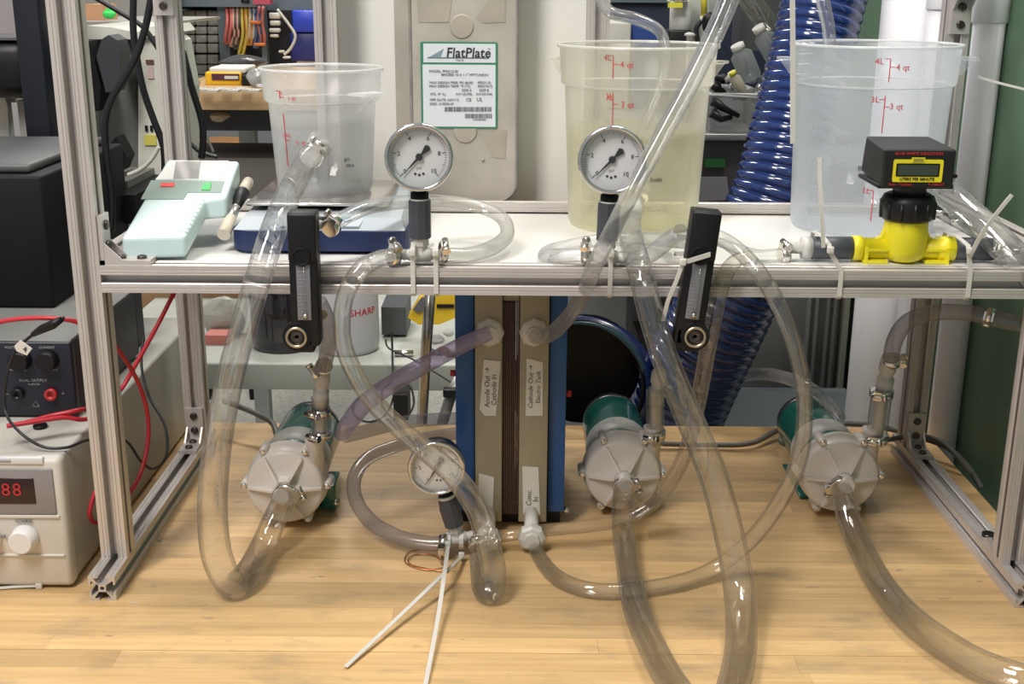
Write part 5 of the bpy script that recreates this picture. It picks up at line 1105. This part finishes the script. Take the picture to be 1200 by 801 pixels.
# stand at the very left
sp_ = thing('black_stand', 'tall blue-black metal upright at the far left', 'stand', tuple(W(45, 330, .62)))
build(MB().box((W(30, 150, .62).x, .62, zb1-.06), (W(59, 150, .62).x, .66, 1.2), .002), 'upright', mat('blue_black_upright', (.006, .008, .016), .5), sp_)
mb_ = thing('black_camera_box', 'big black rounded box at the upper left edge', 'instrument', tuple(W(10, 115, .70)))
build(pbox(-60, 46, 34, 116, .70, .16, .02), 'housing', BLACK, mb_); build(pbox(-60, 44, 34, 47, .70, .16), 'top_edge', mat('grey_ledge', (.14, .14, .145), .5), mb_)
lb = thing('beige_frame_instrument', 'beige instrument with a grey column at the left edge under the black box', 'instrument', tuple(W(0, 180, .78)))
build(MB().prism([W(x, y_, .80) for x, y_ in ((-30, 105), (4, 108), (9, 125), (11, 170), (-30, 170))], (0, .1, 0)), 'body', CREAM, lb)
build(pbox(24, 118, 38, 195, .76, .03), 'column', mat('grey_column', (.30, .30, .28), .5), lb); build(pbox(16, 120, 23, 170, .78, .01), 'rod', STEEL, lb)
build(pbox(-40, 168, 30, 182, .77, .12), 'base', mat('pale_base', (.42, .43, .43), .5), lb); build(pbox(-40, 182, 120, 190, .76, .1), 'dark_base', MATTBLACK, lb)
tag(build(pbox(15, -40, 30, 44, 1.3, .1), 'grey_case', mat('mauve_case', (.24, .23, .26), .5)), 'mauve grey case at the top left corner', 'case')
ledge = tag(build(pbox(20, 228, 160, 262, .60, .25), 'black_shelf', MATTBLACK), 'black shelf behind the left rack post', 'shelf')
tag(build(pbox(60, 212, 150, 226, .66, .2), 'grey_tray', mat('grey_tray', (.17, .17, .16), .5)), 'grey tray behind the left rack post', 'tray')
BC = mat('black_cable', (.008, .008, .012), .4)
def cab(pts, w, label, m=BC): 
    P = []
    for (x, y_, Y) in pts: p = W(x, y_, Y); P.append(list(p)+[w/2*mpp(p)])
    Q = crom(P, 8); return tag(build(MB().tube([V(q[:3]) for q in Q], [q[3] for q in Q], 12), 'black_cable', m), label, 'cable')
cab([(157, -20, .50), (156, 30, .50), (160, 65, .50), (168, 105, .50), (180, 140, .50), (191, 170, .50), (193, 200, .5), (190, 240, .5)], 8, 'thick black cable coming down and swinging right to the left back post')
cab([(180, -20, .46), (172, 25, .46), (160, 65, .46), (145, 92, .46), (130, 118, .46), (123, 145, .46), (125, 185, .46), (131, 230, .46), (130, 270, .46)], 8.5, 'thick black cable crossing to the left and hanging behind the pale blue meter')
cab([(108, -5, .70), (130, 8, .70), (150, 20, .70), (168, 32, .70), (184, 55, .7), (200, 80, .7)], 6, 'black cable slanting across the top of the beige instrument')
cab([(214, 60, .47), (224, 100, .46), (236, 140, .46), (238, 165, .46), (236, 185, .46)], 8, 'black cable hanging just right of the left back post')
cab([(223, 168, .9), (235, 178, .9), (255, 184, .9)], 5, 'short black cable behind the pale blue meter')
GC = mat('grey_white_cable', (.50, .50, .46), .5)
o = cab([(150, 205, .45), (165, 198, .45), (178, 186, .45), (186, 172, .45)], 5, 'grey cable curving behind the pale blue meter', GC); o.name = 'grey_cable'
o = cab([(211, 8, .50), (216, 50, .50), (229, 110, .50), (241, 155, .50), (250, 178, .5)], 3, 'thin cream cable hanging beside the left back post', GC); o.name = 'cream_cable'

# ------------------------------------------------------------------ far left lab: rack of drawers, bench, stool
RY = 2.5; BEN = 1.75; FBZ = W(270, 103, BEN).z
SL = mat('slate_blue_frame', (.10, .13, .16), .5)
dr = thing('drawer_rack', 'slate blue rack holding rows of small translucent parts drawers', 'rack', (W(235, 60, RY).x, RY+.1, FBZ))
build(MB().box((W(205, 50, RY).x, RY+.1, FBZ), (W(257, 50, RY).x, RY+.25, W(230, 0, RY).z)), 'carcass', MATTBLACK, dr)
DRW = mat('drawer_plastic', (.24, .24, .22), .35, noise=.3, nscale=60)
for i, y0 in enumerate((12, 21, 31, 41, 51, 64, 76, 88)):
    for j in range(4):
        x0_ = 201+14*j; w_ = 13
        d0 = build(pbox(x0_, y0, x0_+w_, y0+(9 if i < 4 else 11), RY, .1, .004), 'drawer', DRW, dr)
build(pbox(257, 8, 269, 98, RY-.02, .1), 'upright', SL, dr); build(pbox(205, -14, 300, 8, RY-.05, .2), 'header', SL, dr)
build(MB().cyl(W(283, 1, RY-.06), W(292, 1, RY-.06), .006), 'header_handle', BLACK, dr)
wr = thing('cable_rack', 'slate rack with coloured leads hanging from it, left of the blue case', 'rack', (W(310, 60, RY).x, RY+.1, FBZ))
build(pbox(306, 8, 312, 76, RY-.02, .03), 'upright', SL, wr); build(pbox(300, -14, 371, 12, RY+.02, .1), 'shelf', SL, wr)
build(pbox(262, 8, 345, 80, RY+.15, .02), 'back_panel', mat('dark_back_panel', (.05, .055, .065), .6), wr)
tag(build(pbox(296, -10, 316, 5, RY-.1, .05), 'red_sign', mat('dull_red_sign', (.42, .06, .10), .5)), 'dull red box above the hanging leads', 'box')
colsL = [(.42, .10, .09), (.50, .25, .18), (.05, .05, .05), (.45, .35, .06), (.50, .22, .04), (.40, .40, .38), (.06, .10, .22), (.45, .14, .12)]
names = ['red', 'pink-brown', 'black', 'yellow', 'orange', 'grey', 'blue', 'dark red']
rl_ = random.Random(4)
for i in range(8):
    x_ = 267+i*5; c_ = colsL[i]; y1 = rl_.uniform(45, 66)
    P = [W(x_+rl_.uniform(-2, 2), 8, RY-.03), W(x_+rl_.uniform(-3, 3), 25, RY-.05), W(x_+rl_.uniform(-4, 4), 42, RY-.05), W(x_+rl_.uniform(-4, 4), y1, RY-.04)]
    Q = crom([list(p)+[.0055] for p in P], 5); Q += [[q[0]+.012, q[1], q[2], q[3]] for q in reversed(Q)]
    tag(build(MB().tube([V(q[:3]) for q in Q], .0050, 8), 'hanging_lead', mat('lead_%d' % i, c_, .5)), names[i]+' lead hanging from the far slate rack', 'cable', 'leads hanging from the far rack')
for i, (x_, y_) in enumerate(((292, 24), (297, 50))):
    tag(build(MB().box(W(x_, y_+4, RY-.08), W(x_+15, y_, RY-.06), .004), 'orange_clip', mat('orange_clip', (.55, .16, .04), .5)), ('upper', 'lower')[i]+' orange clip among the hanging leads', 'clip')
for i, (x_, y_, w_, h_) in enumerate(((315, 15, 13, 7), (316, 24, 12, 6), (315, 33, 13, 5), (316, 40, 10, 4), (326, 59, 7, 3), (331, 66, 9, 3))):
    tag(build(pbox(x_, y_, x_+w_, y_+h_, RY-.04, .02, .004), 'white_bundle', mat('white_bundle', (.50, .50, .47), .5)), ('topmost', 'second', 'third', 'fourth', 'fifth', 'lowest')[i]+' small pale bundle on the rack left of the blue case', 'bundle', 'pale bundles on the far rack')
o = wire([(325, 11, RY-.12), (338, 28, RY-.12), (346, 42, RY-.12), (341, 56, RY-.12), (333, 64, RY-.12)], .004, GC, 'white_wire', 'thin white wire arching in front of the blue case')
blu = thing('blue_case', 'bright blue plastic case on the far rack behind the small container', 'case', tuple(W(355, 72, RY)))
BL = mat('bright_blue_plastic', (.02, .05, .46), .35)
build(pbox(342, 12, 371, 38, RY, .2, .006), 'lid', BL, blu); build(pbox(340, 38, 371, 72, RY+.01, .2, .006), 'body', mat('deep_blue_plastic', (.012, .02, .17), .4), blu)
zbn = W(270, 103, BEN).z
wb = thing('far_workbench', 'wooden workbench far behind with the yellow meter on it', 'workbench', (W(260, 120, BEN).x, BEN+.3, FLOOR_Z))
wtop = wood('far_bench_wood', (.58, .40, .22), (.46, .29, .14))
zb_ = W(270, 129, BEN).z
build(MB().box((W(195, 110, BEN).x, BEN, zb_), (W(420, 110, BEN).x, BEN+1.15, zbn), .003), 'bench_top', wtop, wb)
build(MB().box((W(195, 110, BEN).x, BEN+.1, W(270, 153, BEN+.1).z), (W(420, 110, BEN).x, BEN+.5, zb_)), 'dark_drawer_unit', mat('dark_cabinet', (.02, .02, .025), .6), wb)
for px in (170,): build(MB().box((W(px, 110, BEN).x, BEN+.95, FLOOR_Z), (W(px, 110, BEN).x+.05, BEN+1.0, zb_)), 'leg', GREYMETAL, wb)
lump(257, 137, BEN+.05, 14, 6, mat('tan_rag', (.26, .20, .14), .8), 'tan_cloth', 'tan cloth under the far workbench top', 'cloth', 8)
ymt = thing('yellow_multimeter', 'yellow-framed multimeter lying on the far wooden workbench', 'meter', (W(262, 102, BEN+.08).x, BEN+.1, zbn))
build(pbox(240, 84, 283, 101, BEN+.08, .10, .006), 'yellow_frame', mat('meter_yellow', (.82, .48, .02), .4), ymt)
build(pbox(245, 79, 288, 86, BEN+.085, .12, .004), 'white_top', mat('meter_white', (.75, .73, .68), .4), ymt)
build(pbox(248, 86.5, 280, 94, BEN+.076, .01), 'dark_face', mat('meter_dark', (.08, .02, .04), .4), ymt)
build(pbox(263, 89, 279, 92.5, BEN+.073, .01), 'screen_strip', mat('meter_lcd', (.6, .62, .62), .3), ymt)
cb_ = tag(build(pbox(283, 88, 300, 104, BEN+.06, .1, .003), 'black_box', BLACK), 'black box beside the yellow multimeter', 'box')
lump(299, 92, BEN+.02, 12, 12, mat('silver_bag', (.42, .43, .43), .3, .3), 'foil_bag', 'crumpled silver bag right of the yellow multimeter', 'bag', 12)
lump(285, 72, BEN+.25, 30, 8, mat('dark_plastic_film', (.05, .05, .055), .25), 'plastic_film', 'dark plastic film heaped behind the yellow multimeter', 'film', 14)
lump(229, 97, BEN+.1, 6, 5, mat('brown_bundle', (.22, .12, .09), .6), 'brown_bundle', 'small brown bundle left of the yellow multimeter', 'bundle', 15)
b = MB()
for i in range(9):
    p = WZ(235+i*8, 104+(i % 3), zbn+.002); b.box(p-V((.012, .02, .002)), p+V((.012, .02, .002)))
tag(build(b, 'paper_scraps', mat('pale_scraps', (.5, .48, .44), .6), stuff=True), 'pale scraps strewn on the far workbench', 'scraps')
SYo = 3.3
stl = thing('stool', 'round wooden stool with dark legs seen past the pale blue meter', 'stool', (W(258, 162, SYo).x, SYo, FLOOR_Z))
c_ = W(258, 163, SYo); r_ = 32*mpp(c_)
build(MB().lathe((c_.x, SYo, c_.z-.026), (0, 0, 1), [(0, r_*.96), (.004, r_), (.02, r_), (.024, r_*.96)], 40), 'seat', wood('stool_wood', (.62, .30, .08), (.48, .20, .05), rough=.3), stl)
for k in range(4):
    a = math.radians(45+90*k); build(MB().cyl((c_.x+math.cos(a)*r_*.6, SYo+math.sin(a)*r_*.6, c_.z-.026), (c_.x+math.cos(a)*r_*1.15, SYo+math.sin(a)*r_*1.15, FLOOR_Z), .011), 'leg', BLACK, stl)
build(pbox(200, 185, 330, 260, BEN+.12, .3), 'grey_drawer_unit', mat('warm_grey_cabinet', (.13, .12, .11), .6), wb)
tag(build(pbox(100, 5, 122, 25, 1.9, .1), 'orange_box', mat('orange_carton', (.60, .32, .18), .6)), 'orange-brown carton at the top left behind the beige instrument', 'box')
lump(128, 16, 1.85, 8, 7, mat('bright_green', (.05, .65, .12), .5), 'green_ribbon', 'bright green crumpled ribbon beside the orange carton', 'ribbon', 21)
wsh = thing('wall_shelf', 'beige wall shelf with an orange carton at the upper left', 'shelf', tuple(W(130, 28, 1.9)))
build(pbox(70, -60, 200, 60, 2.3, .1), 'back_board', mat('beige_shelf_back', (.30, .29, .27), .7), wsh); build(pbox(70, 25.5, 200, 29, 1.8, .5), 'shelf_plank', mat('beige_shelf_back', (.30, .29, .27), .7), wsh)
tag(build(pbox(-80, -60, 28, 130, 2.0, .1), 'pale_cabinet', mat('mauve_pale_cabinet', (.36, .33, .35), .6)), 'pale mauve cabinet at the left edge', 'cabinet')

# ------------------------------------------------------------------ right background: glassware bin and instruments
zsh = W(870, 157, .98).z
gs = thing('metal_shelf', 'brushed metal shelf carrying glassware between the middle container and blue hose', 'shelf', (W(860, 165, .98).x, 1.1, zsh-.05))
build(MB().box((W(690, 160, .98).x, .98, W(870, 165, .98).z), (W(1000, 160, .98).x, 1.70, zsh), .002), 'shelf_board', mat('brushed_shelf', (.36, .36, .38), .35, .6), gs)
build(MB().box((W(690, 160, .98).x, 1.0, W(870, 240, .98).z-.1), (W(1000, 160, .98).x, 1.65, W(870, 165, .98).z), .002), 'cabinet_front', mat('shelf_cabinet_dark', (.07, .065, .065), .4), gs)
build(pbox(826, 186, 850, 196, .99, .01), 'green_sticker', mat('green_sticker', (.02, .12, .03), .5), gs)
build(MB().prism([W(x, y_, .985) for x, y_ in ((820, 208), (852, 208), (855, 234), (818, 236))], (0, .01, 0)), 'pale_patch', mat('pale_patch', (.26, .25, .28), .5), gs)
cbin = thing('clear_bin', 'clear plastic bin of labware on the metal shelf', 'bin', (W(862, 155, 1.05).x, 1.1, zsh))
CB = clear('clear_bin_plastic', tint=(.9, .9, .9), edge=(.6, .6, .6), milk=.12, milk_edge=.4, gloss=.08, rough=.1)
a_, c_ = W(832, 154, 1.0), W(898, 112, 1.0)
for bx in (((a_.x, 1.0, zsh), (c_.x, 1.003, c_.z)), ((a_.x, 1.2, zsh), (c_.x, 1.203, c_.z)), ((a_.x, 1.0, zsh), (a_.x+.003, 1.2, c_.z)), ((c_.x-.003, 1.0, zsh), (c_.x, 1.2, c_.z))):
    build(MB().box(*bx), 'bin_wall', CB, cbin)
build(MB().sweep([V((a_.x, 1.0, c_.z)), V((c_.x, 1.0, c_.z)), V((c_.x, 1.2, c_.z)), V((a_.x, 1.2, c_.z))], [(.003, .003), (-.003, .003), (-.003, -.003), (.003, -.003)], closed=True, smooth=False), 'rim', mat('bin_rim', (.55, .56, .58), .3), cbin)
BG = clear('background_bottle', tint=(.75, .78, .8), edge=(.5, .52, .55), milk=.35, milk_edge=.6, mcol=(.62, .65, .67), gloss=.1, rough=.08)
def bottle(px, py, Y, L, w, ang, m, capm, label, name='lab_bottle'):
    c = W(px, py, Y); q = mpp(c); a = math.radians(ang); d = V((math.cos(a), -.15, math.sin(a))).normalized(); L *= q; r = w/2*q
    t = thing(name, label, 'bottle', tuple(c)); 
    build(MB().lathe(c-d*L/2, d, [(0, r*.9), (L*.04, r), (L*.70, r), (L*.82, r*.55), (L*.9, r*.5)], 24), 'bottle_wall', m, t)
    build(MB().lathe(c+d*L*.36, d, [(0, r*.62), (L*.14, r*.62)], 20), 'cap', capm, t); return t
bottle(900, 52, 1.08, 50, 24, 125, BG, NYLON, 'slanting translucent bottle leaning against the blue hose')
bottle(872, 72, 1.04, 44, 26, 118, BG, NYLON, 'clear jar with a milky screw cap in the glassware heap')
bottle(864, 97, 1.02, 30, 14, 120, mat('amber_tip', (.45, .42, .34), .3), mat('cap_yellow', (.62, .60, .05), .4), 'small vial with a yellow cap in the glassware heap')
bottle(890, 16, 1.12, 70, 26, -50, clear('brown_clear_glass', tint=(.62, .62, .58), edge=(.3, .3, .3), milk=.08, milk_edge=.3, gloss=.12), BLACK, 'dark clear flask at the top beside the diagonal tube')
rg = random.Random(9)
items = [('black', BLACK), ('clear', BG), ('steel', STEEL), ('black', BLACK), ('clear', BG), ('milky', NYLON), ('steel', STEEL), ('clear', BG), ('grey', mat('greyp', (.2, .2, .2), .4)), ('milky', NYLON)]
pos = [(846, 92), (852, 108), (862, 100), (842, 104), (884, 92), (876, 108), (893, 104), (888, 114), (868, 112), (856, 90)]
for i, ((cn, m), (px, py)) in enumerate(zip(items, pos)):
    c = W(px, py, 1.04+.01*(i % 3)); q = mpp(c); a = rg.uniform(0, 6.28); d = V((math.cos(a), -.3, math.sin(a)*.6)).normalized()
    where = ('topmost left', 'left lower', 'middle', 'leftmost', 'upper right', 'centre right', 'far right', 'lowest right', 'lowest middle', 'upper left')[i]
    tag(build(MB().lathe(c-d*.012, d, [(0, .006), (.002, .009), (.012, .009), (.014, .006), (.026, .0055)], 14), 'glass_fitting', m), where+' '+cn+' labware fitting in the heap above the clear bin', 'fitting', 'labware heaped in the clear bin')
for i, pts in enumerate((((835, 118), (850, 128), (866, 136)), ((834, 132), (845, 140), (858, 137)))):
    P = [W(x, y_, .992) for x, y_ in pts]; tag(build(MB().tube(P, [.010, .006, .004], 10), 'black_clamp', BLACK), ('upper', 'lower')[i]+' black clamp hanging over the clear bin', 'clamp')
# instruments behind
def pboxz(px0, py0, px1, Y, depth, z, bev=0):
    a = W(px0, py0, Y); b = W(px1, py0, Y); return MB().box((a.x, Y, z), (b.x, Y+depth, a.z), bev)
NV = mat('dark_navy_cabinet', (.014, .020, .045), .5)
nb = thing('navy_cabinet', 'dark navy cabinet behind the middle container', 'cabinet', (W(770, 100, 1.9).x, 2.0, FLOOR_Z))
build(MB().box((W(690, 100, 1.9).x, 1.9, FLOOR_Z), (.585, 2.2, W(740, -30, 1.9).z)), 'carcass', NV, nb)
build(pbox(712, 0, 782, 3, 1.88, .02), 'pale_top_strip', SL, nb)
tag(build(pboxz(710, 26, 740, 1.4, .2, zsh, .004), 'cream_instrument', mat('cream_inst', (.50, .50, .46), .5)), 'cream instrument right of the upright, behind the bent tube', 'instrument')
tag(build(pboxz(741, 26, 772, 1.42, .2, zsh), 'blue_binder', mat('royal_blue', (.02, .06, .26), .5)), 'royal blue box behind the bent tube', 'box')
wbt = thing('white_bottle', 'white bottle with a yellow label behind the middle container', 'bottle', tuple(W(797, 34, 1.3)))
c_ = W(797, 36, 1.3); build(MB().lathe(c_-V((0, 0, .004)), (0, 0, 1), [(0, 10*mpp(c_)), (.004, 13*mpp(c_)), (W(797, -10, 1.3).z-c_.z, 13*mpp(c_))], 28), 'bottle_wall', WHITEP, wbt)
build(pbox(783, -4, 808, 2, 1.26, .02), 'paper_label', PAPER, wbt); build(pbox(784, 3, 800, 9, 1.255, .02), 'yellow_label', mat('label_yellow', (.70, .66, .05), .5), wbt)
text('VERNES', .010, W(795, -1, 1.258), XX, ZZ, INK, wbt, bold=True)
tag(build(pboxz(784, 35, 812, 1.27, .08, zsh, .004), 'bottle_stand', BLACK), 'black base under the white bottle', 'stand')
o = thing('white_knob_post', 'white mushroom-shaped knob behind the rim of the middle container', 'knob', tuple(W(808, 50, 1.15)))
c_ = W(808, 50, 1.15); build(MB().lathe(c_, (0, 0, 1), [(zsh-c_.z, .004), (.012, .006), (.013, .011), (.017, .009), (.019, .003)], 20), 'knob', NYLON, o)
tag(build(pboxz(812, -30, 845, 1.35, .1, zsh, .004), 'grey_instrument', mat('pale_grey_inst', (.40, .41, .40), .5)), 'pale grey instrument at the top beside the diagonal tube', 'instrument')
ys_ = thing('yellow_syringe', 'yellow and white upright rod on the grey instrument', 'rod', tuple(W(825, 22, 1.30)))
build(MB().cyl(W(825, 20, 1.30), W(825, -20, 1.30), .006), 'yellow_rod', mat('rod_yellow', (.65, .55, .05), .4), ys_); build(MB().cyl(W(825, 26, 1.30), W(825, 19, 1.30), .008), 'white_collar', NYLON, ys_)
lump(832, 27, 1.24, 11, 13, BLACK, 'black_clamp', 'black clamp head beside the yellow rod', 'clamp', 30)
wire([(822, 24, 1.2), (816, 34, 1.2), (818, 50, 1.2)], .005, BW, 'thin_cable', 'black cable curving down behind the container rim')
tag(build(pbox(868, -20, 1050, 60, 1.5, .1), 'dark_cabinet', mat('dark_grey_panel', (.06, .06, .065), .5)), 'dark panel behind the blue hose at the top', 'panel')
